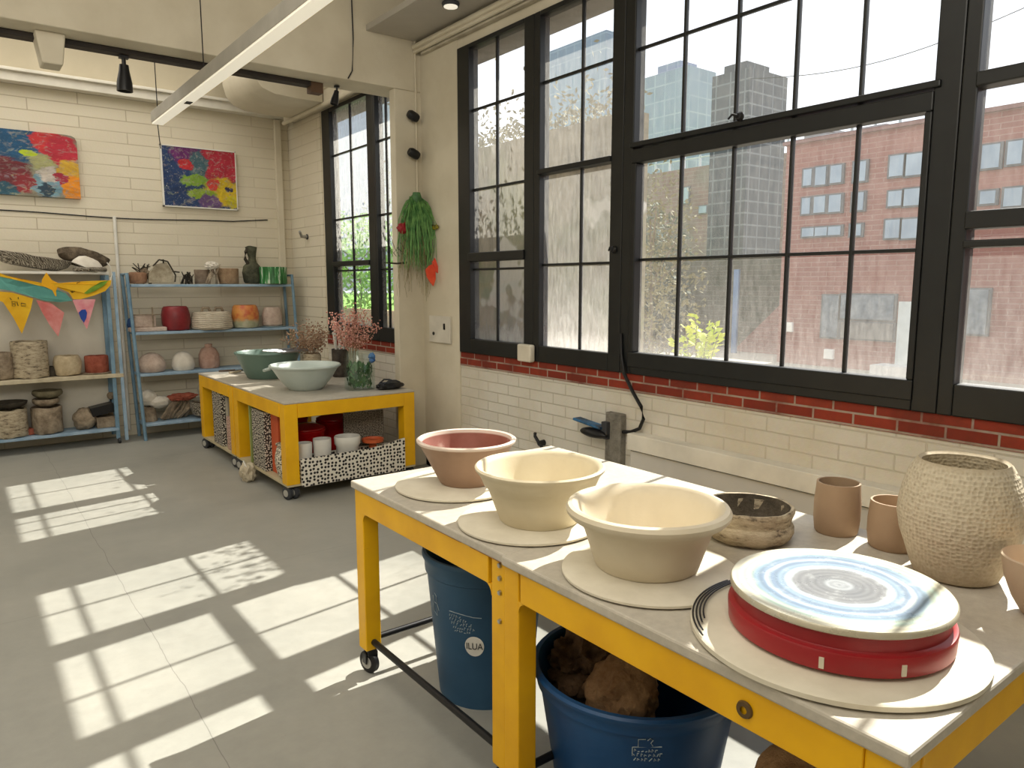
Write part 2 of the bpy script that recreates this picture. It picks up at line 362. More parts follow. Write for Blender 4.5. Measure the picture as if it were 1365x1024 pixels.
# --- the brick building across the yard
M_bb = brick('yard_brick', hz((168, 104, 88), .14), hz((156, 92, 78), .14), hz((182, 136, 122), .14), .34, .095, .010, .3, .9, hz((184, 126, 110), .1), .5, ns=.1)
XB = 14.0; B0 = P(1050, 195, x=XB); BY1 = 9.0; BH = 4.42
t = thing('brick_building', 'red brick building across the yard with rows of pale windows', 'building', (XB, BY1, -.05))
def rel(b, o):
    for v in b.verts: v.co -= Vector(o.location)
    return b
b = BM(); box(b, XB, -14, -.05, XB + 7, BY1, BH)
obj('wall', rel(b, t), M_bb, t, False)
b = BM(); box(b, XB - .08, -14, BH, XB + 7, BY1 + .05, BH + .07); obj('roof_coping', rel(b, t), pm('coping', hz((150, 100, 90), .2), None, .9), t, False)
M_pane_o = pm('sky_window', rgb(150, 166, 178), rgb(122, 138, 152), .25, scale=1.2, spec=.6)
M_wfr = pm('window_frame_dark', rgb(96, 98, 100), None, .6)
M_curt = pm('window_curtain', rgb(124, 132, 138), rgb(96, 104, 112), .5, scale=9)
def bwin(u0, v0, u1, v1, pane=None, n=1):
    a, c = P(u0, v0, x=XB), P(u1, v1, x=XB)
    y0, y1 = min(a.y, c.y), max(a.y, c.y); z0, z1 = min(a.z, c.z), max(a.z, c.z)
    b = BM(); box(b, XB - .05, y0 - .03, z0 - .03, XB + .05, y1 + .03, z1 + .03)
    f = obj('window', rel(b, t), M_wfr, t, False)
    for k in range(n):
        w = (y1 - y0) / n; b = BM(); box(b, XB - .07, y0 + w * k + .012, z0, XB - .04, y0 + w * (k + 1) - .012, z1)
        obj('pane', rel(b, t), pane or M_pane_o, f, False)
for a in ((1073, 227, 1084, 247), (1089, 224, 1103, 246), (1109, 222, 1124, 243), (1140, 217, 1156, 241), (1071, 265, 1082, 285), (1087, 263, 1102, 283), (1107, 261, 1123, 282), (1138, 258, 1153, 280)): bwin(*a)
for a in ((1188, 209, 1206, 234), (1210, 207, 1236, 232), (1186, 256, 1204, 274), (1207, 253, 1232, 273), (1182, 294, 1201, 317), (1204, 293, 1230, 317)): bwin(*a)
bwin(1071, 305, 1123, 313, None, 3); bwin(1135, 300, 1150, 314)
for a in ((1311, 195, 1334, 223), (1345, 190, 1364, 218), (1308, 256, 1329, 271), (1340, 252, 1364, 274)): bwin(*a)
bwin(1099, 394, 1118, 450, M_curt); bwin(1123, 393, 1193, 427, M_curt); bwin(1123, 429, 1192, 454, pm('dark_pane', rgb(132, 128, 122), rgb(108, 104, 100), .5, scale=3))
bwin(1284, 386, 1316, 446, M_curt)
a, c = P(1201, 402, x=XB), P(1226, 486, x=XB)
d_ = obj('entrance_door', rel(box(BM(), XB - .08, c.y, .1, XB + .02, a.y, a.z), t), pm('pale_door', rgb(206, 210, 206), None, .6), t, False)
obj('door_step', rel(box(BM(), XB - .5, c.y - .15, -.05, XB, a.y + .25, .12), t), pm('door_step', rgb(206, 204, 198), None, .8), t, False)
for (u, v) in ((1052, 436), (1106, 472)):
    p = P(u, v, x=XB); obj('notice_board', rel(box(BM(), XB - .06, p.y - .1, p.z - .1, XB + .01, p.y + .1, p.z + .1), t), M_white, t, False, .01)
for (u0, v0, u1, v1) in ((1082, 181, 1108, 202), (1104, 187, 1124, 199), (1160, 179, 1188, 190)):
    a, c = P(u0, v0, x=XB + 2), P(u1, v1, x=XB + 2); zz = max(a.z, BH + .4)
    b = BM(); box(b, XB + 1.7, c.y, BH - .1, XB + 2.6, a.y, zz); box(b, XB + 1.65, c.y - .05, zz, XB + 2.65, a.y + .05, zz + .06)
    obj('rooftop_box', rel(b, t), pm('rooftop_metal', rgb(172, 170, 168), None, .7), t, False)
b = BM(); tube(b, [(XB - .06, 3.9, .0), (XB - .06, 3.95, 1.1), (XB - .06, 3.8, 1.9)], .03); obj('drain_pipe', rel(b, t), pm('pipe_grey', rgb(190, 180, 170), None, .6), t)
# --- darker brick block further back, with a white roof railing
XD = 31.0
t2 = thing('brick_block', 'darker brick block set back behind the glass tower with white roof railing', 'building', (XD, 20, -.05))
a, c = P(780, 252, x=XD), P(1025, 200, x=XD); zt = 7.55
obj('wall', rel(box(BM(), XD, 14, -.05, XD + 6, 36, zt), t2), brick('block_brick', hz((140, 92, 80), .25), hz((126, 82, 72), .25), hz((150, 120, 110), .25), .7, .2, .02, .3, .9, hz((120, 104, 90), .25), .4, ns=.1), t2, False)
b = BM()
for k in range(22): tube(b, [(XD + .2, 14 + k * 1.0, zt), (XD + .2, 14 + k * 1.0, zt + 1)], .06, 6)
for zz in (.5, 1.0): tube(b, [(XD + .2, 14, zt + zz), (XD + .2, 36, zt + zz)], .04, 6)
obj('roof_railing', rel(b, t2), pm('railing_grey', rgb(190, 194, 198), None, .7), t2)
for (u0, v0, u1, v1) in ((906, 250, 920, 272), (962, 240, 971, 256), (962, 270, 970, 288), (932, 274, 944, 285), (876, 306, 886, 318), (950, 312, 966, 326)):
    a, c = P(u0, v0, x=XD), P(u1, v1, x=XD)
    f = obj('window', rel(box(BM(), XD - .06, c.y, c.z, XD + .1, a.y, a.z), t2), M_wfr, t2, False)
    obj('pane', rel(box(BM(), XD - .1, c.y + .06, c.z + .06, XD - .05, a.y - .06, a.z - .06), t2), M_pane_o, f, False)
# --- towers
def tower(name, label, x, u0, u1, vt, depth, m, zb=-.05, steps=()):
    a, c = P(u0, vt, x=x), P(u1, vt, x=x); o = thing(name, label, 'tower', (x, (a.y + c.y) / 2, zb))
    h = (a.z + c.z) / 2
    obj('shaft', rel(box(BM(), x, c.y, zb, x + depth, a.y, h), o), m, o, False)
    for (f0, f1, up) in steps:
        w = a.y - c.y; obj('crown_block', rel(box(BM(), x + depth * .2, c.y + w * f0, h, x + depth * .8, c.y + w * f1, h + up), o), m, o, False)
    return o
def grid(name, c, line, w, h, ms): return brick(name, c, tuple(q * .88 for q in c[:3]) + (1,), line, w, h, ms, .05, .35, c, .2, 0.0, ns=.05)
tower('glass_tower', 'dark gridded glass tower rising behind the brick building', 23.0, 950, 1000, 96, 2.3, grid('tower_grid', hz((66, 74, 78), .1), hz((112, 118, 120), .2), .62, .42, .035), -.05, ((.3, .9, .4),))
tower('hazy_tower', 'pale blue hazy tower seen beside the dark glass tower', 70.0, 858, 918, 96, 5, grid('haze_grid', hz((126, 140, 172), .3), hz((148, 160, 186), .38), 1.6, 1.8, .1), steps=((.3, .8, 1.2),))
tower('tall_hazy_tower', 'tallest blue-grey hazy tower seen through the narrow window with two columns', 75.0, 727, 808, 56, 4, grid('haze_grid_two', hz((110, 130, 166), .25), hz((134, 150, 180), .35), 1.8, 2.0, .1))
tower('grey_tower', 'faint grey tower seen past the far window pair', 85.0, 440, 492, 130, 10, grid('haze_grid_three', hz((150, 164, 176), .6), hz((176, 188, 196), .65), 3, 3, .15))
# --- planting
def tree(name, label, x, y, h, r, n, c1, c2, sz, crown0=.35, trunk=.07, sq=.9, group=None):
    o = thing(name, label, 'tree', (x, y, -.05), 0, group)
    b = BM(); tube(b, [(0, 0, 0), (r * .05, 0, h * .3), (-r * .04, r * .05, h * .75)], trunk, 8, trunk * .4)
    for k in range(9):
        a = random.uniform(0, 6.28); z0 = h * random.uniform(.25, .65); L = r * random.uniform(.5, .95)
        tube(b, [(0, 0, z0), (L * .5 * math.cos(a), L * .5 * math.sin(a), z0 + L * .4), (L * math.cos(a), L * math.sin(a), z0 + L * .7)], trunk * .4, 5, .008)
    obj('trunk', b, pm('bark_' + name, rgb(120, 108, 96), None, .9), o)
    b = BM()
    for k in range(n):
        d = Vector((random.gauss(0, 1), random.gauss(0, 1), random.gauss(0, 1))).normalized() * random.random() ** .4
        p = Vector((d.x * r, d.y * r, h * (crown0 + (1 - crown0) / 2) + d.z * h * (1 - crown0) / 2 * sq))
        a = Vector((random.gauss(0, 1), random.gauss(0, 1), random.gauss(0, .6))).normalized() * sz * random.uniform(.6, 1.3)
        q = a.cross(Vector((random.gauss(0, 1), random.gauss(0, 1), random.gauss(0, 1)))).normalized() * sz * .45
        vs = [b.verts.new(p + w) for w in (-a, q, a, -q)]; b.faces.new(vs)
    obj('crown', b, pm('leaf_' + name, c1, c2, .8, scale=1.5), o, False)
    return o
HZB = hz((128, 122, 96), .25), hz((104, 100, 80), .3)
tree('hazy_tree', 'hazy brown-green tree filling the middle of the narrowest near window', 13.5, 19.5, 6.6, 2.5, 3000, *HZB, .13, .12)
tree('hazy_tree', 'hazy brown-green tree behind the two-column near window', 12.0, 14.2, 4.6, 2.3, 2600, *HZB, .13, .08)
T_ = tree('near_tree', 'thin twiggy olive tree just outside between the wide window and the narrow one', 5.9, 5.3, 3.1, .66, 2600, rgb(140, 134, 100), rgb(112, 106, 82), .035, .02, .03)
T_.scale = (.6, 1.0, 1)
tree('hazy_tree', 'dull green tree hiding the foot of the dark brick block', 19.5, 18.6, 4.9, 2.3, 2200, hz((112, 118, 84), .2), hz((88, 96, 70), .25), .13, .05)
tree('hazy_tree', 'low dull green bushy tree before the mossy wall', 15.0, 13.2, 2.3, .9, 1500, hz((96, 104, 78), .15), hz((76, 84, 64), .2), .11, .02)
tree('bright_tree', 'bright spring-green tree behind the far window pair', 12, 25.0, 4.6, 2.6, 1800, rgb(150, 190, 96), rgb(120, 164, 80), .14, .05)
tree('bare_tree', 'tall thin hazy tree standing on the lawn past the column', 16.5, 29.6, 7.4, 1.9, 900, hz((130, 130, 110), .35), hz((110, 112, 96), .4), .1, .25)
# sunlit shrub just outside the sill
o = thing('yellow_shrub', 'sunlit yellow-green shrub just outside the wide window', 'shrub', (5.2, 4.10, -.05))
b = BM(); lf = BM()
for k in range(9):
    a = -1.5 + k * .42; L = .34 + .1 * math.sin(k * 2.1); ang = (k - 4) * .22
    pts = [Vector((.02 * math.cos(k), .02 * math.sin(k), .0)), Vector((.05 * math.sin(k * 3), ang * .06, .75)), Vector((.10 * math.sin(k * 3), ang * .15, .98 + .2 * L)), Vector((.12 * math.sin(k * 3), ang * .22, 1.05 + L * .85 - abs(ang) * .12))]
    tube(b, pts, .008, 5, .003)
    for i in range(26):
        f = 1.35 + 1.65 * i / 26; i0 = min(2, int(f)); p = pts[i0].lerp(pts[min(3, i0 + 1)], f - i0)
        d = Vector((random.gauss(0, 1), random.gauss(0, 1), random.uniform(-.2, .8))).normalized() * .085
        q = d.cross(Vector((random.gauss(0, 1), 1, random.gauss(0, 1)))).normalized() * .024
        vs = [lf.verts.new(p + w) for w in (Vector((0, 0, 0)), d * .5 + q, d, d * .5 - q)]; lf.faces.new(vs)
obj('stem', b, pm('shrub_stem', rgb(120, 110, 60), None, .8), o); obj('foliage', lf, pm('shrub_leaf', rgb(206, 210, 52), rgb(164, 184, 36), .6, scale=9, Emission_Color=rgb(200, 210, 40), Emission_Strength=.12), o, False)  # leaves given a faint glow to imitate sun coming through them
tag(obj('mossy_wall', box(BM(), 16.2, 9.3, -.05, 16.5, 19.0, 2.35), brick('mossy_brick', hz((112, 104, 84), .1), hz((92, 92, 70), .1), hz((128, 122, 104), .15), .4, .13, .012, .2, .9, hz((74, 80, 56), .1), .5), None, False), 'long low dark mossy wall behind the yellow shrub', 'wall')
# ramp, blue board, low walls
p0 = P(1012, 470, x=15.5)
tag(obj('brick_ramp', prism(BM(), [(15.5, 11.2, -.05), (15.5, 9.6, -.05), (15.5, 9.6, 1.45)], (1.2, 0, 0)), M_bb, None, False), 'sloping red brick ramp wall beside the corner of the brick building', 'ramp')
a = P(978, 462, x=15.0); b = BM(); box(b, 15, a.y - .06, -.05, 15.06, a.y + .08, 1.95, Matrix.Rotation(.0, 4, 'X'))
o = obj('blue_board', b, pm('blue_board', hz((90, 130, 190), .2), hz((110, 150, 196), .2), .7), None, False); tag(o, 'tall narrow blue board leaning by the dark trees outside', 'board')
s_ = obj('garden_wall', box(BM(), 11.6, 14.2, -.05, 11.9, 30, .72), brick('garden_brick', rgb(206, 160, 146), rgb(196, 148, 134), rgb(214, 190, 180), .4, .13, .012, .2, .9), None, False)
tag(s_, 'low pinkish brick wall in front of the green lawn trees', 'wall')
s_ = obj('yard_wall', box(BM(), 9.0, 8.9, -.05, 9.25, 13.2, 1.75), brick('yard_wall_brick', hz((136, 118, 104), .15), hz((122, 106, 94), .15), hz((150, 138, 126), .2), .4, .13, .012, .2, .9, hz((220, 216, 210), .1), .45), None, False)
tag(s_, 'stained yard wall with pale patches behind the two-column near window', 'wall')
s = N('stained_wall'); x, y, z = s.xyz(); cv = s.n('ShaderNodeCombineXYZ'); s.l(s.math('MULTIPLY', y, 3.5), cv.inputs[0]); s.l(z, cv.inputs[1])
n1 = s.noise(2.2, 9, .7, cv.outputs[0])[0]; n2 = s.noise(1.1, 5)[0]
cc = s.ramp(n1, [(.3, rgb(112, 104, 86)), (.5, rgb(154, 144, 124)), (.75, rgb(184, 172, 154))])
cc = s.mix(s.mapr(n2, .52, .62), cc, s.ramp(n1, [(.3, rgb(112, 116, 84)), (.7, rgb(160, 158, 122))]))
cc = s.mix(s.mapr(s.noise(1.7, 3)[0], .60, .63, 0, .75), cc, rgb(226, 222, 216)); s.pbr(cc, .95)
tag(obj('stained_wall', box(BM(), 4.3, 4.12, -.05, 4.5, 7.85, 2.93), s.m, None, False), 'stained brown side wall close outside the two narrow near windows', 'wall')
b = BM()
for k in range(1500):
    p = Vector((4.4 + random.gauss(0, .12), random.uniform(4.2, 7.8), 2.965 + abs(random.gauss(0, .12)) * (1 + .8 * math.sin(k)))); a_ = Vector((random.gauss(0, 1), random.gauss(0, 1), random.gauss(0, 1))).normalized() * .03; q = a_.cross(Vector((random.gauss(0, 1), 1, 0))).normalized() * .012
    b.faces.new([b.verts.new(p + w_) for w_ in (-a_, q, a_, -q)])
tag(obj('wall_creeper', b, pm('creeper_leaf', rgb(150, 142, 112), rgb(116, 112, 88), .9), None, False), 'dry creeper growing along the top of the stained side wall', 'creeper', None, 'stuff')
# overhead wire with a hanging tag
b = BM(); p1, p2 = P(1000, 105, x=20), P(1420, -14, x=20)
tube(b, [p1.lerp(p2, k / 20) + Vector((0, 0, -.5 * math.sin(PI * k / 20))) for k in range(21)], .012, 5)
tag(obj('overhead_wire', b, M_blackp), 'thin dark overhead wire crossing the sky', 'wire')
# ================================================================== work tables
M_top = N('canvas_table_top'); s = M_top
c_ = s.ramp(s.noise(3, 7, .6)[0], [(.3, rgb(178, 171, 157)), (.7, rgb(196, 189, 175))])
c_ = s.mix(.25, c_, s.noise(38, 5, .7)[0], 'OVERLAY')
s.pbr(c_, s.mapr(s.noise(7, 4)[0], .3, .7, .38, .58), 0, s.bump(s.noise(120, 3)[0], .06, .004), .4); M_top = s.m
def caster(par, x, y, r, big=False, rot=0.3):
    b = BM(); box(b, x - .02, y - .02, 2 * r - .012, x + .02, y + .02, 2 * r + .03); box(b, x - .028, y - .012, r, x - .02, y + .022, 2 * r); box(b, x + .02, y - .012, r, x + .028, y + .022, 2 * r)
    c = obj('caster', b, M_blackp, par, False, .003)
    for dx in ((-.026, .026) if big else (0,)):
        b = BM(); w = .018 if big else .016
        M = Matrix.Translation((x + dx, y + .012, r)) @ Matrix.Rotation(rot, 4, 'Z') @ Matrix.Rotation(PI / 2, 4, 'Y')
        lathe(b, [(0, -w), (r * .8, -w), (r, -w * .6), (r, w * .6), (r * .8, w), (0, w)], 28, M=M); obj('wheel', b, M_rubber if big else M_blackp, c)
        b = BM(); lathe(b, [(0, -w - .003), (r * .52, -w - .003), (r * .55, -w), (r * .55, w), (r * .52, w + .003), (0, w + .003)], 24, M=M); obj('hub_cap', b, pm('hub', rgb(176, 174, 166), None, .4), c)
def table(label, x0, x1, y0, y1, zt, leg, ap, cr, group, top_t=.03, over=.012, big=False, shelf=False, stretch=None, edges=(1, 1)):
    ox, oy = x0, y0
    t = thing('work_table', label, 'table', (ox, oy, 0), 0, group); L, W = y1 - y0, x1 - x0; za = zt - top_t
    b = BM(); box(b, 0, 0 if edges[0] else -over, za, W, L, zt)
    obj('table_top', b, M_top, t, False, .006)
    i = over; zl = 2 * cr + .02
    for lx in (i, W - i - leg):
        for ly in (i * edges[0], L - i * edges[1] - leg):
            obj('leg', box(BM(), lx, ly, zl, lx + leg, ly + leg, za), M_yellow, t, False, .004)
            caster(t, lx + leg / 2, ly + leg / 2, cr, big)
    e = .004
    for nm_, a in (('front', (i - e, i + leg, za - ap, i + .012, L - i - leg, za)), ('back', (W - i - .012, i + leg, za - ap, W - i + e, L - i - leg, za)),
                  ('end', (i + leg, i * edges[0] - e, za - ap, W - i - leg, i * edges[0] + .012, za)), ('end', (i + leg, L - i * edges[1] - .012, za - ap, W - i - leg, L - i * edges[1] + e, za))):
        obj('apron_rail', box(BM(), *a), M_yellow, t, False, .003)
    if not shelf:          # curved gussets where the rails meet the legs
        for ly, sgn in ((i * edges[0] + leg, 1), (L - i * edges[1] - leg, -1)):
            pts = [(i, ly, za - ap), (i, ly + sgn * .035, za - ap)] + [(i, ly + sgn * (.035 - .035 * math.sin(a)), za - ap - .035 * (1 - math.cos(a))) for a in (.4, .8, 1.2, 1.57)]
            obj('gusset', prism(BM(), pts, (.012, 0, 0)), M_yellow, t)
    if stretch: 
        b = BM(); tube(b, [(i + leg / 2, .02, stretch), (i + leg / 2, L - .02, stretch)], .013, 10); tube(b, [(i + leg / 2, L - leg / 2 - i, stretch), (W - i - leg / 2, L - leg / 2 - i, stretch)], .013, 10)
        obj('stretcher', b, M_blackp, t)
    if shelf: obj('lower_shelf', box(BM(), i + .004, i + .004, .105, W - i - .004, L - i - .004, .125), pm('shelf_board', rgb(196, 184, 150), None, .7), t, False)
    return t
NT = .82
TA = table('yellow steel table carrying the brown bowl and the narrower cream bowl', 1.225, 2.285, 1.655, 2.675, NT, .068, .09, .048, 'yellow tables in the near row', stretch=.15, edges=(0, 1))
TB = table('yellow steel table carrying the red wheel and the textured vase', 1.215, 2.285, .497, 1.645, NT, .068, .09, .048, 'yellow tables in the near row', stretch=.15, edges=(1, 0))
b = BM(); M = Matrix.Translation((.006, .322, .742)) @ Matrix.Rotation(PI / 2, 4, 'Y'); lathe(b, [(.008, -.005), (.017, -.005), (.019, 0), (.017, .004), (.008, .004)], 20, M=M); obj('grommet', b, pm('grommet', rgb(90, 70, 40), None, .5), TB)
# worn paint scratches and bolts on the near rails
b = BM()
for (y_, z_, l_) in ((2.45, .787, .1), (2.1, .786, .22), (1.83, .786, .25)): box(b, .0068, y_ - 1.655 - l_, z_, .0085, y_ - 1.655, z_ + .004)
obj('worn_edge', b, M_yedge, TA, False)
b = BM()
for (y_, z_) in ((.022, .775), (.022, .735), (.022, .69), (.022, .6)): lathe(b, [(0, .009), (.007, .007), (.008, .002), (.008, 0)], 12, M=Matrix.Translation((.012, y_, z_)) @ Matrix.Rotation(-PI / 2, 4, 'Y'))
obj('bolt', b, M_chrome, TA)
FT = .745
TC = table('yellow table under the white bowl and dried flowers', 1.88, 2.97, 5.20, 6.42, FT, .1, .105, .05, 'yellow tables in the far row', .018, .002, True, True)
TD = table('yellow table under the wide green bowl by the shelves', 1.88, 2.97, 6.44, 7.50, FT, .1, .105, .05, 'yellow tables in the far row', .018, .002, True, True)

def claymat(name, a, c): 
    s = N(name); n1 = s.noise(9, 8, .7)[0]; s.pbr(s.ramp(n1, [(.35, c), (.65, a)]), .9, 0, s.bump(n1, .9, .03), .2); return s.m
# ================================================================== pottery on the near tables
def pot(name, label, cat, loc, prof, m, amp=0.0, fr=8, seg=56, group=None, seed=0, rotz=0):
    b = BM(); lathe(b, prof, seg)
    if amp: rough_up(b, amp, fr, seed)
    o = obj(name, b, m); o.location = loc; o.rotation_euler = (0, 0, rotz); return tag(o, label, cat, group)
M_clay = pm('cream_clay', rgb(214, 203, 176), rgb(204, 191, 162), .6, scale=5, bump=.05, bscale=90)
M_clay2 = pm('pale_clay', rgb(216, 205, 182), rgb(207, 195, 170), .55, scale=5, bump=.05, bscale=90)
M_bat = pm('bat_board', rgb(222, 215, 196), rgb(206, 198, 178), .6, scale=7, bump=.05)
s = N('brown_clay_bowl'); x, y, z = s.xyz(); r2 = s.math('SQRT', s.math('ADD', s.math('MULTIPLY', x, x), s.math('MULTIPLY', y, y)))
ge = s.n('ShaderNodeNewGeometry'); nx = s.xyz(ge.outputs['Normal']); inner = s.mapr(s.math('ADD', s.math('MULTIPLY', nx[0], x), s.math('MULTIPLY', nx[1], y)), -.02, .02, 1, 0)
nb = s.noise(7, 6)[0]
cc = s.mix(inner, s.ramp(nb, [(.3, rgb(150, 121, 100)), (.7, rgb(168, 138, 115))]), s.ramp(s.noise(11, 6)[0], [(.35, rgb(128, 74, 60)), (.6, rgb(140, 84, 70)), (.7, rgb(176, 140, 126))]))
cc = s.mix(s.mapr(z, .158, .163), cc, rgb(214, 196, 182)); s.pbr(cc, .6); M_brownb = s.m
def bat(loc, r, label, t=.016):
    return pot('pottery_bat', label, 'board', loc, [(0, 0), (r - .012, 0), (r, .006), (r, t - .004), (r - .006, t), (0, t)], M_bat, group='round boards under the pots', seg=72)
bat((1.517, 2.343, NT), .236, 'round cream board under the brown clay bowl')
bat((1.465, 1.824, NT), .236, 'round cream board under the narrower cream bowl with the banded rim')
bat((1.462, 1.295, NT), .24, 'round cream board under the biggest cream bowl')
ZB = NT + .016
pot('clay_bowl', 'brown clay bowl with reddish inside on the table end', 'bowl', (1.553, 2.325, ZB),
    [(0, 0), (.098, 0), (.105, .006), (.125, .045), (.15, .095), (.178, .148), (.184, .156), (.192, .163), (.193, .170), (.186, .175), (.176, .172), (.168, .15), (.14, .09), (.11, .035), (.08, .022), (0, .02)], M_brownb, group='thrown bowls drying on boards')
pot('clay_bowl', 'cream bowl with a wide banded rim, between the other two bowls', 'bowl', (1.488, 1.80, ZB),
    [(0, 0), (.126, 0), (.132, .006), (.152, .06), (.172, .115), (.183, .122), (.195, .15), (.204, .164), (.211, .171), (.212, .178), (.206, .183), (.196, .18), (.186, .165), (.172, .13), (.142, .06), (.118, .025), (0, .018)], M_clay, group='thrown bowls drying on boards')
pot('clay_bowl', 'biggest cream bowl with a thick rolled rim', 'bowl', (1.472, 1.318, ZB),
    [(0, 0), (.135, 0), (.142, .006), (.156, .05), (.172, .10), (.184, .124), (.198, .136), (.212, .14), (.221, .15), (.223, .16), (.217, .17), (.205, .173), (.193, .166), (.18, .14), (.16, .08), (.138, .03), (.1, .018), (0, .015)], M_clay2, group='thrown bowls drying on boards')
s = N('rustic_clay'); x, y, z = s.xyz(); cv = s.n('ShaderNodeCombineXYZ'); s.l(s.math('MULTIPLY', x, .35), cv.inputs[0]); s.l(s.math('MULTIPLY', y, .35), cv.inputs[1]); s.l(z, cv.inputs[2])
n1 = s.noise(45, 6, .75, cv.outputs[0])[0]
cc = s.ramp(n1, [(.36, rgb(84, 74, 62)), (.46, rgb(168, 154, 130)), (.7, rgb(206, 194, 168))]); M_cc = cc
s.pbr(cc, .85, 0, s.bump(n1, .7, .01)); M_rustic = s.m
t = thing('rustic_bowl', 'low rough grey banded bowl beside the biggest cream bowl', 'bowl', (1.918, 1.305, NT))
b = BM(); lathe(b, [(0, 0), (.1, 0), (.112, .004), (.128, .018), (.135, .034), (.134, .05), (.126, .06), (.128, .075), (.134, .09), (.135, .1), (.131, .106), (.123, .105), (.119, .09), (.117, .06), (.112, .03), (.1, .02), (0, .018)], 56); rough_up(b, .0025, 30); inb = BM(); lathe(inb, [(.1215, .1052), (.1182, .09), (.1162, .06), (.1112, .031), (.099, .0206), (0, .0186)], 56); obj('inner_shade', inb, claymat('painted_bowl_shade', rgb(112, 102, 88), rgb(66, 60, 52)), t); obj('bowl', b, M_rustic, t)  # dark inner lining paints in the shade inside the bowl
b = BM(); lump(b, (-.045, .02, .034), .05, (1, 1, .6), .2, 3, 3, 2); obj('sponge', b, dots('sponge_holes', rgb(196, 188, 168), rgb(70, 64, 56), 120, .4, 1), t)
M_mug = pm('tan_clay', rgb(172, 146, 118), rgb(158, 132, 106), .7, scale=5, bump=.05)
def mug_prof(r, h): return [(0, 0), (r * .86, 0), (r * .93, .006), (r, h * .3), (r, h * .6), (r * .94, h * .92), (r * .93, h), (r * .85, h), (r * .86, h * .9), (r * .9, h * .5), (r * .84, .015), (0, .012)]
pot('clay_cup', 'taller tan clay cup standing clear of the vase', 'cup', (2.185, 1.165, NT), mug_prof(.069, .163), M_mug, group='tan clay cups')
pot('clay_cup', 'shorter tan clay cup tucked beside the textured vase', 'cup', (2.19, .99, NT), mug_prof(.072, .142), M_mug, group='tan clay cups')
s = N('dimpled_clay'); v = s.n('ShaderNodeTexVoronoi'); v.inputs['Scale'].default_value = 92; v.inputs['Randomness'].default_value = .45; s.l(s.coord(), v.inputs['Vector'])
x, y, z = s.xyz(); up = s.math('MULTIPLY', s.mapr(z, .03, .1, .25, 1), s.mapr(z, .30, .316, 1, 0)); hh = s.math('MULTIPLY', v.outputs['Distance'], up)
cc = s.ramp(s.math('ADD', s.math('MULTIPLY', hh, .6), s.math('MULTIPLY', s.noise(120, 4)[0], .55)), [(.25, rgb(180, 166, 142)), (.65, rgb(206, 195, 172))])
s.pbr(cc, .85, 0, s.bump(hh, .45, .012), .2); M_dimple = s.m
t = pot('textured_vase', 'tall dimpled cream vase with a narrow shoulder', 'vase', (2.108, .785, NT),
    [(0, 0), (.088, 0), (.102, .008), (.113, .035), (.128, .08), (.142, .12), (.15, .165), (.148, .2), (.141, .24), (.127, .285), (.112, .312), (.106, .318), (.098, .312), (.11, .28), (.128, .22), (.13, .16), (.1, .04), (0, .02)], M_dimple, .0, 30, 72)
pot('clay_bowl', 'small pale pinkish bowl at the table end beside the textured vase', 'bowl', (2.005, .55, NT),
    [(0, 0), (.04, 0), (.046, .006), (.066, .04), (.085, .09), (.094, .14), (.09, .143), (.082, .12), (.06, .05), (0, .02)], pm('pink_clay', rgb(204, 184, 160), rgb(192, 170, 146), .6))
# red wheel on the big board
bat((1.508, .800, NT), .306, 'largest round board, under the red wheel', .02)
b = BM()
for k, (dx, dy, rr) in enumerate(((-.012, .012, .285), (-.004, .008, .276), (.004, .004, .266), (.012, 0, .258))): tube(b, [(1.508 + (.301 - k * .008) * math.cos(a_ * .0175), .80 + (.301 - k * .008) * math.sin(a_ * .0175), NT + .0235 + .0015 * k) for a_ in range(84 - 4 * k, 152 - 5 * k, 3)], .0022, 6)
tag(obj('wire_ring', b, pm('wire_steel', rgb(70, 72, 76), None, .35, .9)), 'coiled thin dark wire lying around one side of the largest board', 'wire')
s = N('wheel_top'); x, y, z = s.xyz(); nzv = s.noise(6, 5, .6)[0]
r_ = s.math('ADD', s.math('SQRT', s.math('ADD', s.math('MULTIPLY', x, x), s.math('MULTIPLY', y, y))), s.math('MULTIPLY', s.math('SUBTRACT', nzv, .5), .03))
rr = s.math('DIVIDE', r_, .245)
cc = s.ramp(rr, [(0, rgb(140, 143, 145)), (.10, rgb(150, 154, 156)), (.16, rgb(112, 113, 114)), (.40, rgb(122, 123, 124)), (.44, rgb(196, 206, 212)), (.5, rgb(134, 154, 172)), (.6, rgb(112, 130, 152)), (.64, rgb(186, 196, 192)), (.67, rgb(116, 134, 156)), (.75, rgb(126, 148, 164)), (.79, rgb(178, 190, 174)), (.84, rgb(166, 186, 174)), (.9, rgb(198, 195, 174)), (1, rgb(192, 185, 162))])
cc = s.mix(s.mapr(s.noise(25, 5, .7)[0], .55, .72, 0, .4), cc, rgb(196, 200, 200))
wv = s.n('ShaderNodeTexWave', wave_type='RINGS', rings_direction='Z'); wv.inputs['Scale'].default_value = 18; wv.inputs['Distortion'].default_value = .8; s.l(s.coord(), wv.inputs['Vector'])
cc = s.mix(.12, cc, wv.outputs[0], 'OVERLAY')
s.pbr(cc, s.mapr(nzv, .3, .7, .2, .38), .15, s.bump(wv.outputs[0], .05, .003), .5); M_wheel = s.m
M_red = pm('red_plastic', rgb(160, 36, 40), rgb(144, 28, 34), .34, scale=4, spec=.5)
t = thing('pottery_turntable', 'red drum banding wheel with a streaked blue-grey top', 'pottery wheel', (1.518, .795, NT + .024)); t.scale = (.95, .95, .82)
b = BM(); lathe(b, [(0, 0), (.236, 0), (.244, .006), (.246, .05), (.244, .056), (.236, .058), (.232, .062), (.232, .098), (0, .098)], 96); obj('drum', b, M_red, t)
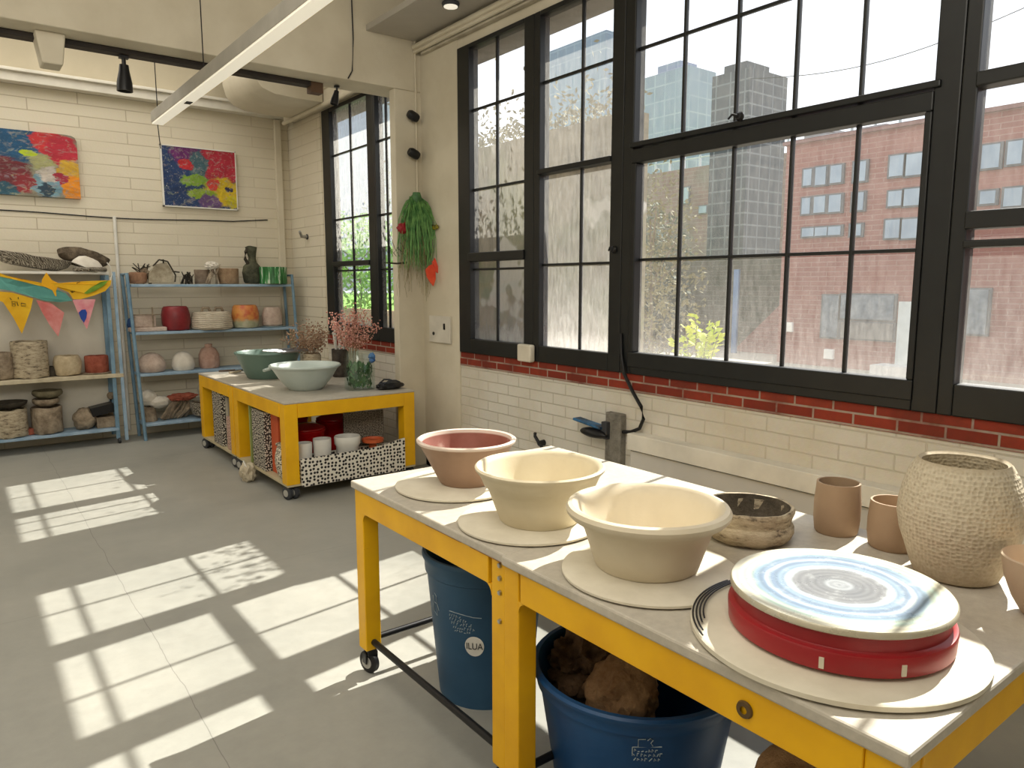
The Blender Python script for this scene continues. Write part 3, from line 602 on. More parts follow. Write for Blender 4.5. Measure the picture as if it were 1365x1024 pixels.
b = BM(); lathe(b, [(0, .098), (.238, .098), (.243, .102), (.243, .112), (.239, .117), (.18, .117), (0, .117)], 96); obj('wheel_head', b, M_wheel, t)
for a in (5.1, 5.75):
    b = BM(); box(b, -.005, -.0015, .012, .005, .0015, .04, Matrix.Rotation(a, 4, 'Z') @ Matrix.Translation((0, -.2462, 0)).to_4x4() @ Matrix.Rotation(0, 4, 'Z'))
    obj('clay_smear', b, M_bat, t, False)
# ================================================================== buckets under the tables
def bucket(loc, r, h, label, m, rb=.78):
    t = thing('clay_bucket', label, 'bucket', loc, 0, 'blue buckets under the near tables')
    b = BM(); rr = lambda z: r * (rb + (1 - rb) * z / h)
    lathe(b, [(0, 0), (rr(0), 0), (rr(.02) , .012), (rr(h * .86), h * .86), (r * 1.0, h * .87), (r * 1.01, h * .94), (r * 1.045, h * .965), (r * 1.05, h * .985), (r * 1.03, h), (r * .985, h), (r * .97, h * .95), (rr(h * .5) - .012, h * .5), (rr(0) - .012, .015), (0, .012)], 72)
    obj('bucket_body', b, m, t); return t, rr
M_blue = pm('blue_plastic', rgb(22, 76, 126), rgb(16, 62, 108), .42, scale=3, spec=.45)
M_blue2 = pm('faded_blue_plastic', rgb(50, 88, 118), rgb(38, 74, 104), .5, scale=3)
M_print = pm('white_print', rgb(176, 190, 196), None, .7)
def wrap(strokes, rfun, lift=.0012, w=.0014):
    """pen strokes (arc length, height) laid on the bucket wall as a printed line"""
    b = BM()
    for st in strokes:
        pts = []
        for (s_, z_) in st:
            r = rfun(z_) + lift; a = s_ / r; pts.append((r * math.cos(a), r * math.sin(a), z_))
        tube(b, pts, w, 4)
    return b
def script_rows(s0, z0, rows, rng):
    out = []
    for (dz, ds, L, hgt) in rows:
        q = s0 + ds; end = q + L
        while q < end:
            g = rng.uniform(.006, .011); k = rng.random(); z = z0 + dz
            out.append([(q, z), (q + g * .1, z + hgt * rng.uniform(.5, 1)), (q + g * .6, z + hgt * rng.uniform(0, 1))] if k < .7 else [(q, z), (q + g * .7, z + rng.uniform(0, hgt))]); q += g * 1.25
    return out
def flat_text(txt, size):
    cu = bpy.data.curves.new('t', 'FONT'); cu.body = txt; cu.size = size; cu.align_x = 'CENTER'; cu.align_y = 'CENTER'
    o = bpy.data.objects.new('t', cu); COL.objects.link(o); dg = bpy.context.evaluated_depsgraph_get(); me = bpy.data.meshes.new_from_object(o.evaluated_get(dg))
    bpy.data.objects.remove(o); b = BM(); b.from_mesh(me); return b
rng = random.Random(3)
K1, rf1 = bucket((1.60, 2.27, 0), .236, .58, 'faded blue bucket with a round sticker, dark inside', M_blue2)
face = math.atan2(0 - 2.27, 0 - 1.60)
ML = Matrix.Rotation(face, 4, 'Z')
def turned(b, a):
    for v in b.verts: v.co = Matrix.Rotation(a, 4, 'Z') @ v.co
    return b
st = script_rows(.0, 0, [(.375, -.03, .05, .012), (.36, -.03, .075, .012), (.345, -.022, .08, .012), (.33, -.015, .085, .01), (.318, -.01, .06, .008)], rng)
lg = [[(-.13, .425), (-.13, .36), (-.105, .35), (-.1, .43), (-.115, .44)], [(-.12, .40), (-.10, .40), (-.09, .375)], [(-.03, .395), (.02, .392), (.07, .385), (.1, .384)]]
obj('printed_lettering', turned(wrap(st, rf1), face - .52), M_print, K1); obj('printed_logo', turned(wrap(lg, rf1), face - .52), M_print, K1)
a0 = face - .20; zc = .268; r0 = rf1(zc)
def on_wall(b, zc, a0, rfun, lift):
    for v in b.verts:
        z_ = zc + v.co.y; r = rfun(z_) + lift + v.co.z; a = a0 + v.co.x / rfun(zc); v.co = Vector((r * math.cos(a), r * math.sin(a), z_))
    return b
b = BM(); bmesh.ops.create_circle(b, cap_ends=True, segments=40, radius=.036); 
for v in b.verts: v.co.y *= 1.12
bmesh.ops.subdivide_edges(b, edges=b.edges[:], cuts=1)
stk = obj('round_sticker', on_wall(b, zc, a0, rf1, .0028), M_white, K1)
b = flat_text('ILUA', .03)
for v in b.verts: v.co.y *= 1.25
obj('sticker_lettering', on_wall(b, zc, a0, rf1, .005), M_blackp, stk, False)
K2, rf2 = bucket((1.62, 1.48, 0), .312, .435, 'big bright blue bucket holding two lumps of clay', M_blue)
face2 = math.atan2(-1.48, -1.62)
lg = [[(-.02, .34), (-.02, .365), (.0, .367)], [(.005, .363), (.012, .37), (.02, .364), (.014, .355), (.02, .345)], [(-.035, .338), (.045, .342)], [(-.035, .338), (-.035, .315)]]; st = script_rows(-.03, 0, [(.325, 0, .07, .01), (.31, -.005, .08, .01), (.295, 0, .075, .01)], rng)
obj('printed_lettering', turned(wrap(st, rf2), face2 + .10), M_print, K2); obj('printed_logo', turned(wrap(lg, rf2), face2 + .10), M_print, K2)
M_lumpd = claymat('dark_clay', rgb(140, 112, 84), rgb(70, 52, 38)); M_lumpl = claymat('brown_clay', rgb(190, 152, 112), rgb(130, 96, 66))
tag(obj('clay_lump', lump(BM(), P(775, 888, z=.33), .112, (1.1, 1.05, 1.0), .35, 2.6, 5, 1), M_lumpd), 'dark crumbly clay lump at the back of the blue bucket', 'clay', 'clay lumps in the blue bucket')
tag(obj('clay_lump', lump(BM(), P(828, 925, z=.33), .115, (1.0, 1.0, .95), .16, 2.2, 5, 4), M_lumpl), 'lighter brown clay lump resting at the front of the blue bucket', 'clay', 'clay lumps in the blue bucket')
K3, _r = bucket((1.70, .80, 0), .24, .34, 'blue tub under the table end, piled with stone-like clay', M_blue)
tag(obj('clay_lump', lump(BM(), (1.60, .90, .36), .11, (1.15, 1, .8), .12, 1.6, 4, 6), M_lumpl), 'brown rounded clay lump at the table foot under the grommet', 'clay', 'clay lumps at the table end')
tag(obj('clay_lump', lump(BM(), (1.60, .74, .36), .10, (1.2, 1, .75), .1, 1.6, 4, 9), claymat('pale_lump', rgb(176, 160, 130), rgb(140, 122, 92))), 'paler rounded clay lump at the table foot beside the brown one', 'clay', 'clay lumps at the table end')
# ================================================================== things on and under the far tables
s = N('green_glaze'); ge = s.n('ShaderNodeNewGeometry'); s.pbr(s.ramp(s.noise(4, 4)[0], [(.3, rgb(92, 118, 108)), (.7, rgb(108, 132, 120))]), .4, spec=.5); M_gglaze = s.m
M_pale = pm('pale_glaze', rgb(196, 206, 200), rgb(184, 196, 190), .3, scale=4, spec=.5)
t = thing('wide_bowl', 'wide dark green bowl with a wire rack over it', 'bowl', (2.31, 6.74, FT))
b = BM(); lathe(b, [(0, 0), (.18, 0), (.19, .008), (.235, .1), (.278, .21), (.29, .222), (.296, .232), (.294, .24), (.284, .24), (.272, .225), (.22, .1), (.17, .025), (0, .02)], 64); obj('bowl', b, M_gglaze, t)
t = thing('wire_rack', 'thin wire cooling rack laid across the wide green bowl', 'rack', (2.46, 6.60, FT + .25), .35)
b = BM()
for k in range(11): tube(b, [(-.19, -.13 + k * .026, .006), (.19, -.13 + k * .026, .006)], .0045, 5)
obj('wire_grid', b, M_chrome, t); b = BM(); tube(b, [(-.19, -.135, 0), (.19, -.135, 0), (.19, .135, 0), (-.19, .135, 0), (-.19, -.135, 0)], .007, 6); obj('rack_frame', b, M_chrome, t)
t = thing('wide_bowl', 'pale grey-white flared bowl at the corner of the far table', 'bowl', (2.285, 5.79, FT))
b = BM(); lathe(b, [(0, 0), (.125, 0), (.138, .008), (.165, .035), (.215, .1), (.255, .165), (.272, .182), (.286, .19), (.288, .2), (.279, .207), (.262, .2), (.24, .165), (.19, .085), (.13, .03), (0, .02)], 64); obj('bowl', b, M_pale, t)
b = BM(); tube(b, [(-.27, .03, .19), (-.305, .05, .175), (-.305, .1, .165), (-.25, .12, .17)], .012, 8); obj('lug_handle', b, M_pale, t)
# jar stuffed with leaves, and dried flowers behind it
M_clear = glass('clear_glass', .0, 1, 1, (.95, .98, .97, 1), 1)
M_leaf = pm('green_leaf', rgb(84, 130, 78), rgb(38, 78, 46), .5, scale=9)
t = thing('leaf_jar', 'clear glass jar packed with dark green leaves and a blue collar', 'jar', (2.64, 5.52, FT))
b = BM(); lathe(b, [(0, 0), (.118, 0), (.125, .008), (.125, .27), (.118, .285), (.119, .305), (.112, .305), (.111, .28), (.118, .265), (.118, .012), (0, .01)], 40); obj('glass_body', b, M_clear, t)
b = BM(); rg = random.Random(5)
for k in range(300):
    a = rg.uniform(0, 6.28); z0 = rg.uniform(.01, .2); r0 = .1 * rg.uniform(.75, 1.05); L = rg.uniform(.03, .055); ti = rg.uniform(-1, 1)
    c = Vector((r0 * math.cos(a), r0 * math.sin(a), z0)); tang = Vector((-math.sin(a), math.cos(a), 0)); u_ = (Vector((0, 0, 1)) + tang * ti).normalized(); w_ = u_.cross(Vector((math.cos(a), math.sin(a), 0))).normalized()
    vs = [b.verts.new(c + q) for q in (Vector((0, 0, 0)), u_ * L * .5 + w_ * L * .25, u_ * L, u_ * L * .5 - w_ * L * .25)]; b.faces.new(vs)
obj('leaves', b, M_leaf, t, False)
b = BM()
for k in range(26):
    a = .2 - k * .05; lathe(b, [(0, -.02), (.022, 0), (0, .025)], 6, (.112 * math.cos(a), .112 * math.sin(a), .255 + .02 * math.sin(k * 2.3)))
obj('blue_collar', b, pm('blue_cloth', rgb(90, 140, 186), rgb(60, 100, 160), .7), t)
def dried(label, loc, h0, spread, h, n, c1, c2, vessel, vmat, seed):
    t = thing('dried_flowers', label, 'dried flowers', loc); obj('vessel', vessel, vmat, t); rg = random.Random(seed); st = BM(); fl = BM()
    for k in range(34):
        a = rg.uniform(0, 6.28); rr = spread * rg.random() ** .6; tip = Vector((rr * math.cos(a), rr * math.sin(a), h0 + h * (1 - .5 * (rr / spread) ** 2) * rg.uniform(.7, 1)))
        tube(st, [(.02 * math.cos(a), .02 * math.sin(a), .04), (.03 * math.cos(a), .03 * math.sin(a), h0 * .95), tuple(tip)], .0022, 4, .001)
        for j in range(n):
            p = Vector((.03 * math.cos(a), .03 * math.sin(a), h0 * .95)).lerp(tip, rg.uniform(.25, 1.05)) + Vector((rg.gauss(0, .022), rg.gauss(0, .022), rg.gauss(0, .022)))
            q = rg.uniform(.0045, .009); bmesh.ops.create_icosphere(fl, subdivisions=0 + 1, radius=q, matrix=Matrix.Translation(p))
    obj('stems', st, pm('dry_stem_%d' % seed, rgb(170, 140, 110), None, .8), t); obj('blossoms', fl, pm('dry_bloom_%d' % seed, c1, c2, .8, scale=60), t)
v1 = lathe(BM(), [(0, 0), (.05, 0), (.055, .01), (.055, .3), (.05, .3), (.05, .02), (0, .015)], 28)
dried('pink dried flowers in a tall clear glass tube behind the leaf jar', (2.70, 5.78, FT), .30, .24, .40, 26, rgb(226, 182, 166), rgb(180, 110, 98), v1, M_clear, 11)
v2 = lathe(BM(), [(0, 0), (.07, 0), (.08, .01), (.085, .2), (.075, .22), (.065, .2), (.06, .02), (0, .015)], 28)
dried('brown speckled dried flowers in a clay pot beyond the pale bowl', (2.64, 6.52, FT), .22, .27, .30, 24, rgb(190, 160, 132), rgb(120, 86, 66), v2, M_rustic, 12)
t = thing('brush_jar', 'tall dark jar of pale brushes standing by the dried flowers', 'brush jar', (2.86, 6.38, FT))
b = BM(); lathe(b, [(0, 0), (.07, 0), (.075, .01), (.078, .26), (.07, .26), (.065, .02), (0, .015)], 28); obj('jar', b, pm('dark_jar', rgb(86, 78, 70), rgb(52, 46, 42), .5, scale=20), t)
for k in range(6):
    b = BM(); a = k * 1.05; tube(b, [(.02 * math.cos(a), .02 * math.sin(a), .03), (.06 * math.cos(a), .06 * math.sin(a), .42 + .05 * (k % 3))], .006, 6, .011); obj('brush', b, M_white, t)
t = thing('tool_pouch', 'black fabric tool pouch lying at the corner of the far table by the column', 'pouch', (2.84, 5.38, FT), .15)
b = BM(); lump(b, (0, 0, .028), .13, (1.0, .62, .24), .12, 2.5, 4, 2, .0); obj('pouch', b, M_blackp, t)
b = BM()
for k in (-1, 1): tube(b, [(-.08, k * .03, .05), (-.03, k * .04, .075), (.03, k * .045, .07), (.08, k * .03, .05)], .007, 6)
obj('strap', b, M_rubber, t)
# papers and modelling tools by the shelf end
for k, (x_, y_, w_, l_, a_, lab) in enumerate(((2.02, 7.32, .12, .22, .2, 'loose paper sheet at the far end of the tables, nearest the shelves'), (2.20, 7.30, .14, .2, -.3, 'loose paper sheet under the modelling tools'))):
    b = BM(); box(b, -w_, -l_ / 2, 0, w_, l_ / 2, .004 ); o = obj('paper_sheet', b, M_white, None, False); o.location = (x_, y_, FT + .0005 + k * .0045); o.rotation_euler = (0, 0, a_); tag(o, lab, 'paper', 'papers on the far table')
for k, (x_, y_, a_, lab, m_) in enumerate(((2.16, 7.20, .5, 'dark wooden modelling tool nearest the green bowl', M_rustic), (2.22, 7.28, .25, 'black wire modelling tool in the middle of the three', M_blackp), (2.13, 7.33, -.15, 'dark brush tool furthest from the green bowl', pm('tool_wood', rgb(96, 76, 60), None, .6)))):
    t = thing('modelling_tool', lab, 'tool', (x_, y_, FT + .02 ), a_, 'modelling tools on the far table')
    b = BM(); tube(b, [(-.1, 0, 0), (.05, 0, 0)], .008, 8, .01); obj('handle', b, m_, t); b = BM(); tube(b, [(.05, 0, 0), (.09, .012, 0), (.12, 0, 0), (.09, -.012, 0), (.05, 0, 0)], .003, 5); obj('tool_tip', b, M_chrome, t)
# ---- under the tables
M_dotw = dots('dotted_white_card', rgb(228, 222, 208), rgb(34, 30, 28), 34, .33, .5)
M_dotd = dots('dotted_dark_card', rgb(52, 46, 42), rgb(214, 206, 190), 60, .34, .8)
M_dotm = dots('speckled_card', rgb(198, 186, 164), rgb(70, 58, 50), 70, .36, .9)
M_dotp = dots('pink_speckled_card', rgb(206, 176, 160), rgb(120, 80, 70), 70, .36, .9)
SZ = .1255
t = thing('dotted_crate', 'white crate with black dots across the end of the far table', 'crate', (1.99, 5.1895, SZ))
b = BM(); prism(b, [(0, 0, -.03), (.875, 0, -.03), (.875, 0, .235), (.80, 0, .225), (.68, 0, .20), (.55, 0, .19), (0, 0, .185)], (0, .012, 0)); obj('front_panel', b, M_dotw, t, False)
for x_ in (.002, .861): obj('side_panel', box(BM(), x_, .012, 0, x_ + .012, .2, .17), M_dotw, t, False)
obj('back_panel', box(BM(), .014, .19, 0, .861, .2, .17), M_dotw, t, False); obj('bottom_panel', box(BM(), .014, .012, 0, .861, .19, .008), M_dotw, t, False)
M_redg = pm('red_glaze', rgb(196, 24, 24), rgb(170, 16, 18), .22, scale=3, spec=.6)
def redpot(loc, r, h, lab):
    t = thing('red_casserole', lab, 'pot', loc, 0, 'red pots under the far table')
    b = BM(); lathe(b, [(0, 0), (r * .8, 0), (r * .9, .02), (r, h * .45), (r * 1.02, h * .8), (r * 1.06, h * .82), (r * 1.06, h * .86), (r * .98, h * .88)], 48); obj('pot_body', b, M_redg, t)
    b = BM(); lathe(b, [(r * 1.03, h * .88), (r * 1.03, h * .91), (r * .6, h * .98), (0, h)], 48); obj('lid', b, M_redg, t)
redpot((2.20, 5.62, SZ), .15, .37, 'shorter red glazed pot at the front under the far table')
redpot((2.50, 5.75, SZ), .14, .40, 'taller red glazed pot behind the white cups')
redpot((2.20, 5.98, SZ), .15, .42, 'dim red glazed pot at the back, behind the other two')
for (x_, r_, h_, lab) in ((2.065, .06, .27, 'white cup at the table leg in the dotted crate'), (2.21, .07, .285, 'white notched cup in the middle of the dotted crate')):
    pot('white_cup', lab, 'cup', (x_, 5.315, SZ + .009), [(0, 0), (r_ * .8, 0), (r_ * .86, .01), (r_, h_ * .9), (r_ * .98, h_), (r_ * .88, h_), (r_ * .86, h_ * .8), (r_ * .7, .03), (0, .02)], M_white, group='white cups in the dotted crate')
pot('white_cup', 'largest white cup with a flared collar in the dotted crate', 'cup', (2.42, 5.315, SZ + .009), [(0, 0), (.078, 0), (.083, .01), (.088, .2), (.1, .22), (.103, .27), (.098, .28), (.09, .27), (.082, .2), (.07, .03), (0, .02)], M_white, group='white cups in the dotted crate')
pot('orange_dish', 'small round orange dish on a tall foot in the dotted crate', 'dish', (2.64, 5.315, SZ + .009), [(0, 0), (.05, 0), (.05, .02), (.03, .05), (.03, .19), (.085, .205), (.088, .23), (.08, .232), (.07, .215), (0, .21)], pm('orange_glaze', rgb(214, 104, 60), None, .4))
t = thing('patterned_board', 'dark hatched board standing against the inner leg behind the crate', 'board', (2.63, 5.47, SZ), -.12)
obj('board', box(BM(), -.16, 0, 0, .18, .014, .44), dots('hatched_card', rgb(150, 142, 128), rgb(40, 36, 32), 75, .38, .3), t, False)
def standing(name, lab, x0, y0, x1, y1, h, m, z=SZ, cat='board', bev=.004, grp=None):
    o = obj(name, box(BM(), 0, 0, 0, x1 - x0, y1 - y0, h), m, None, False, bev); o.location = (x0, y0, z); return tag(o, lab, cat, grp)
standing('dotted_board', 'thick black board with white dots on the open side of the far table', 1.895, 5.70, 2.02, 5.99, .475, M_dotd)
standing('green_board', 'thin pale green board behind the black dotted board', 1.90, 6.06, 2.2, 6.08, .49, pm('green_card', rgb(150, 160, 96), None, .7))
standing('orange_board', 'plain orange-red board between the dotted board and speckled box', 1.945, 5.53, 1.985, 5.685, .48, pm('orange_card', rgb(204, 90, 48), None, .6))
standing('speckled_box', 'tall speckled tan box behind the speckled round bag', 1.985, 5.32, 2.015, 5.52, .485, M_dotm, cat='box')
t = thing('speckled_bag', 'round white bag with black specks at the table leg', 'bag', (1.935, 5.42, SZ))
b = BM(); lump(b, (0, 0, .135), .1, (.5, 1.0, 1.38), .06, 2, 4, 3, 0.0); obj('bag_body', b, dots('bag_specks', rgb(214, 204, 184), rgb(50, 44, 40), 60, .33, .9), t)
b = BM(); torus(b, (0, 0, .268), .04, .01, 24, 8); obj('bag_rim', b, M_dotm, t)
standing('dotted_board', 'tall dark dotted board at the table end nearest the shelves', 1.895, 6.84, 2.03, 7.12, .5, M_dotd)
standing('grey_board', 'smooth grey-brown panel right behind the tall dark dotted board', 1.93, 6.77, 1.96, 6.835, .46, pm('grey_card', rgb(176, 168, 150), None, .7))
standing('pink_box', 'pink speckled box beside the middle pair of yellow legs', 1.90, 6.56, 2.03, 6.72, .30, M_dotp, cat='box')
t = thing('cloth_bag', 'crumpled white cloth bag on the floor under the far table', 'bag', (1.84, 5.98, 0))
b = BM(); lump(b, (0, 0, .07), .075, (.8, 1.2, 1.1), .25, 2.5, 4, 8, 0.0); obj('bag_body', b, pm('bag_cloth', rgb(206, 196, 172), rgb(180, 168, 146), .9), t)
b = BM(); tube(b, [(-.02, -.03, .12), (-.03, 0, .17), (.0, .04, .13)], .007, 6); obj('bag_handle', b, M_white, t)

# ================================================================== shelving along the back wall
M_sblue = pm('shelf_blue', rgb(164, 188, 208), rgb(134, 162, 186), .5, scale=8)
M_sblue_d = pm('shelf_post_blue', rgb(128, 160, 182), rgb(104, 136, 160), .5, scale=8)
M_swood = pm('shelf_wood', rgb(206, 196, 170), rgb(180, 168, 142), .7, scale=10)
YF, YR = 8.2, 8.53
U1 = thing('shelf_unit', 'white-backed shelf unit behind the bunting', 'shelf', (.1, YF, 0))
def rb(b, o): return rel(b, o)
LX0, LX1 = -1.0, 1.30
obj('shelf_board', rb(box(BM(), LX0, YF + .01, 1.695, LX1 - .02, YR, 1.72), U1), M_white, U1, False, .003)
obj('shelf_board', rb(box(BM(), LX0, YF - .01, .675, LX1 + .045, YR, .712), U1), M_swood, U1, False, .003)
obj('shelf_board', rb(box(BM(), LX0, YF, .135, LX1 - .03, YR, .16), U1), M_sblue, U1, False, .003)
obj('back_panel', rb(box(BM(), LX0, YR, .14, LX1 + .02, YR + .012, 1.70), U1), pm('back_sheet', rgb(222, 216, 202), rgb(210, 204, 190), .8, scale=2), U1, False)
for (xx, yy) in ((LX1 - .055, YF + .02), (LX1 - .055, YR - .05), (LX0 + .02, YF + .02), (LX0 + .02, YR - .05)):
    obj('post', rb(box(BM(), xx, yy, .05, xx + .035, yy + .035, 1.69), U1), M_sblue_d, U1, False, .003)
obj('post', rb(prism(BM(), [(LX1 + .02, YF + .0, .03), (LX1 + .05, YF, .03), (LX1 + .035, YF, 1.72), (LX1 + .01, YF, 1.72)], (0, .03, 0)), U1), M_sblue, U1, False)
for xx in (LX1 - .06, LX0 + .04):
    b = BM(); M = Matrix.Translation((xx + .03, YF + .03, .03)) @ Matrix.Rotation(PI / 2, 4, 'Y'); lathe(b, [(0, -.012), (.028, -.012), (.03, 0), (.028, .012), (0, .012)], 20, M=M); obj('caster', rb(b, U1), M_rubber, U1)
U2 = thing('shelf_unit', 'pale blue slanted four-shelf unit beside the far window', 'shelf', (2.3, YF, 0))
RX0, RX1 = 1.475, 3.14
for z_, dx0, dx1, dy in ((1.60, 0, 0, .04), (1.115, .01, .01, .02), (.69, .02, .03, .01), (.17, .03, .04, 0)):
    b = BM(); box(b, RX0 + dx0, YF + dy, z_ - .028, RX1 + dx1, YR - .01, z_); obj('shelf_board', rb(b, U2), M_sblue, U2, False, .004)
for (xa, xb) in ((RX0 - .03, RX0 + .03), (RX1 + .0, RX1 + .055)):
    obj('post', rb(tube(BM(), [(xa, YF + .05, 1.71), (xb, YF - .01, .0)], .017, 8), U2), M_sblue_d, U2)
    obj('post', rb(tube(BM(), [(xa, YR - .02, 1.71), (xb, YR - .02, .0)], .017, 8), U2), M_sblue_d, U2)
    obj('top_rail', rb(tube(BM(), [(xa, YF + .05, 1.70), (xa, YR - .02, 1.70)], .012, 8), U2), M_sblue_d, U2)
YS = 8.36      # middle of the shelves
M_stone = claymat('stone_clay', rgb(176, 160, 138), rgb(112, 98, 82)); M_dark = claymat('dark_stone', rgb(84, 78, 68), rgb(48, 44, 38))
M_pinkw = claymat('pinkish_white_clay', rgb(214, 196, 182), rgb(178, 156, 142)); M_wht = pm('white_bisque', rgb(226, 220, 208), rgb(206, 198, 184), .7, scale=10, bump=.2)
M_ribbed = N('ribbed_clay'); s = M_ribbed; x, y, z = s.xyz(); wv = s.n('ShaderNodeTexWave', wave_type='BANDS', bands_direction='Z'); wv.inputs['Scale'].default_value = 16; wv.inputs['Distortion'].default_value = 3; s.l(s.coord(), wv.inputs['Vector'])
s.pbr(s.mix(.35, s.ramp(s.noise(14, 5)[0], [(.3, rgb(196, 182, 160)), (.7, rgb(222, 212, 192))]), wv.outputs[0], 'MULTIPLY'), .8, 0, s.bump(wv.outputs[0], .6, .01)); M_ribbed = s.m
M_redc = pm('red_clay_glaze', rgb(140, 44, 48), rgb(112, 32, 38), .4, scale=8); M_terra = claymat('terracotta', rgb(176, 102, 82), rgb(140, 72, 58))
K = .0076      # metres per photo pixel at the shelves
def sp(u, z, y=YS): 
    p = P(u, 500, y=y); return Vector((p.x, y, z))
def spot(name, lab, cat, u, z, dia, h, m, shape='jar', amp=.006, seed=0, y=YS, grp=None):
    r = dia * K / 2; h = h * K
    pr_ = {'jar': [(0, 0), (r * .82, 0), (r * .9, h * .03), (r, h * .3), (r, h * .65), (r * .9, h * .92), (r * .8, h), (r * .7, h * .97), (r * .75, h * .7), (r * .6, h * .1), (0, h * .08)],
           'cyl': [(0, 0), (r * .96, 0), (r, h * .04), (r * .98, h * .5), (r, h * .97), (r * .96, h), (r * .86, h), (r * .84, h * .6), (r * .8, h * .1), (0, h * .08)],
           'dome': [(0, 0), (r * .86, 0), (r, h * .2), (r * .97, h * .45), (r * .82, h * .7), (r * .55, h * .9), (r * .25, h * .985), (0, h)],
           'wide': [(0, 0), (r * .9, 0), (r, h * .08), (r * .98, h * .5), (r * .9, h * .96), (r * .84, h), (r * .3, h * 1.02), (0, h * 1.02)],
           'bottle': [(0, 0), (r * .9, 0), (r, h * .1), (r, h * .55), (r * .7, h * .8), (r * .34, h * .88), (r * .36, h), (r * .26, h), (r * .24, h * .85), (0, h * .8)]}[shape]
    b = BM(); lathe(b, pr_, 40); rough_up(b, amp, 14, seed)
    lo = min(v.co.z for v in b.verts)
    for v in b.verts: v.co.z -= lo
    o = obj(name, b, m); o.location = sp(u, z, y) + Vector((0, 0, .001)); return tag(o, lab, cat, grp)
G1, G2 = 'pots on the white-backed shelves', 'pots on the pale blue shelves'
# white-backed unit: top
t = thing('woven_tray', 'shallow grey woven tray tilted on top of the white-backed shelf', 'tray', sp(54, 1.721))
M_weave = N('weave'); s = M_weave; wv = s.n('ShaderNodeTexWave', wave_type='BANDS', bands_direction='DIAGONAL'); wv.inputs['Scale'].default_value = 34; wv.inputs['Distortion'].default_value = 9; wv.inputs['Detail'].default_value = 4; s.l(s.coord(), wv.inputs['Vector'])
s.pbr(s.ramp(wv.outputs[0], [(.1, rgb(84, 76, 66)), (.5, rgb(146, 136, 120)), (.9, rgb(182, 174, 158))]), .85, 0, s.bump(wv.outputs[0], .8, .01)); M_weave = s.m
b = BM(); MT = Matrix.Translation((0, 0, .085)) @ Matrix.Rotation(.16, 4, 'Y') @ Matrix.Diagonal((1.35, .55, 1, 1)); lathe(b, [(0, -.05), (.16, -.045), (.22, 0), (.25, .06), (.24, .065), (.2, .02), (.14, -.02), (0, -.025)], 40, M=MT); rough_up(b, .012, 9); obj('tray', b, M_weave, t)
b = BM()
for k in range(9): tube(b, [(-.30 + .012 * k, -.06 + .015 * k, .155 - .008 * k), (-.05, -.07 + .017 * k, .115 + .006 * (k % 3)), (.24 - .015 * k, -.06 + .015 * k, .085)], .006, 5)
obj('reeds', b, M_weave, t)
t = thing('woven_basket', 'dark open basket leaning back on the shelf top by the white conduit', 'basket', sp(122, 1.721, 8.42))
b = BM(); MT = Matrix.Translation((0, 0, .12)) @ Matrix.Rotation(-.55, 4, 'X') @ Matrix.Rotation(.25, 4, 'Y') @ Matrix.Diagonal((1.25, .6, 1, 1)); lathe(b, [(0, -.045), (.11, -.045), (.17, 0), (.185, .055), (.175, .06), (.14, .01), (.1, -.02), (0, -.02)], 36, M=MT); rough_up(b, .012, 10, 3); obj('basket', b, claymat('dark_weave', rgb(128, 114, 96), rgb(62, 54, 46)), t)
t = thing('clay_shell', 'cream half-shell bowl tipped in front of the dark basket', 'bowl', sp(130, 1.721, 8.28))
b = BM(); MT = Matrix.Translation((0, 0, .07)) @ Matrix.Rotation(.45, 4, 'Y') @ Matrix.Diagonal((1.2, .75, .9, 1)); lathe(b, [(0, .075), (.05, .07), (.09, .04), (.115, -.02), (.12, -.05), (.11, -.05), (.08, .02), (0, .05)], 36, M=MT); obj('shell', b, M_wht, t)
b = BM(); torus(b, (0, -.02, .022), .13, .02, 40, 8); rough_up(b, .008, 18, 2); obj('wicker_ring', b, M_weave, t)
# white-backed unit: middle and bottom
spot('clay_pot', 'plain cream jar with a dark lid at the frame edge on the wooden shelf', 'pot', 2, .713, 30, 33, M_stone, 'jar', .004, 1, grp=G1)
t_ = spot('clay_pot', 'tallest grey streaked cylinder pot on the wooden shelf', 'pot', 42, .713, 40, 45, M_rustic, 'cyl', .012, 2, grp=G1)
spot('clay_pot', 'tiny dark pot between the tall streaked pot and the cream pot', 'pot', 69, .713, 13, 12, M_dark, 'jar', .004, 3, grp=G1)
spot('clay_pot', 'squat cream striped pot in the middle of the wooden shelf', 'pot', 91, .713, 32, 25, claymat('cream_stone', rgb(214, 198, 166), rgb(176, 158, 128)), 'jar', .007, 4, grp=G1)
t = thing('clay_pot', 'terracotta red pot on a saucer at the end of the wooden shelf', 'pot', sp(130, .713), 0, G1)
b = BM(); lathe(b, [(0, .012), (.1, .012), (.106, .02), (.107, .17), (.1, .18), (.09, .18), (.09, .05), (0, .04)], 40); rough_up(b, .004, 14); obj('pot', b, M_terra, t)
b = BM(); lathe(b, [(0, 0), (.13, 0), (.14, .01), (.135, .014), (0, .0118)], 40); obj('saucer', b, M_stone, t)
spot('clay_pot', 'dark-rimmed patterned pot at the frame edge on the lowest shelf', 'pot', 6, .161, 40, 34, M_rustic, 'cyl', .012, 6, grp=G1)
b = BM(); lathe(b, [(0, 0), (.1, 0), (.155, .035), (.165, .06), (.155, .062), (.1, .02), (0, .015)], 36); o = obj('dark_bowl', b, M_dark); o.location = sp(6, .161 + 34 * K + .016); tag(o, 'dark bowl stacked on the patterned pot on the lowest shelf', 'bowl')
spot('clay_pot', 'small flat brown dish on the lowest wooden-unit shelf', 'dish', 33, .161, 14, 8, M_terra, 'cyl', .003, 7, grp=G1)
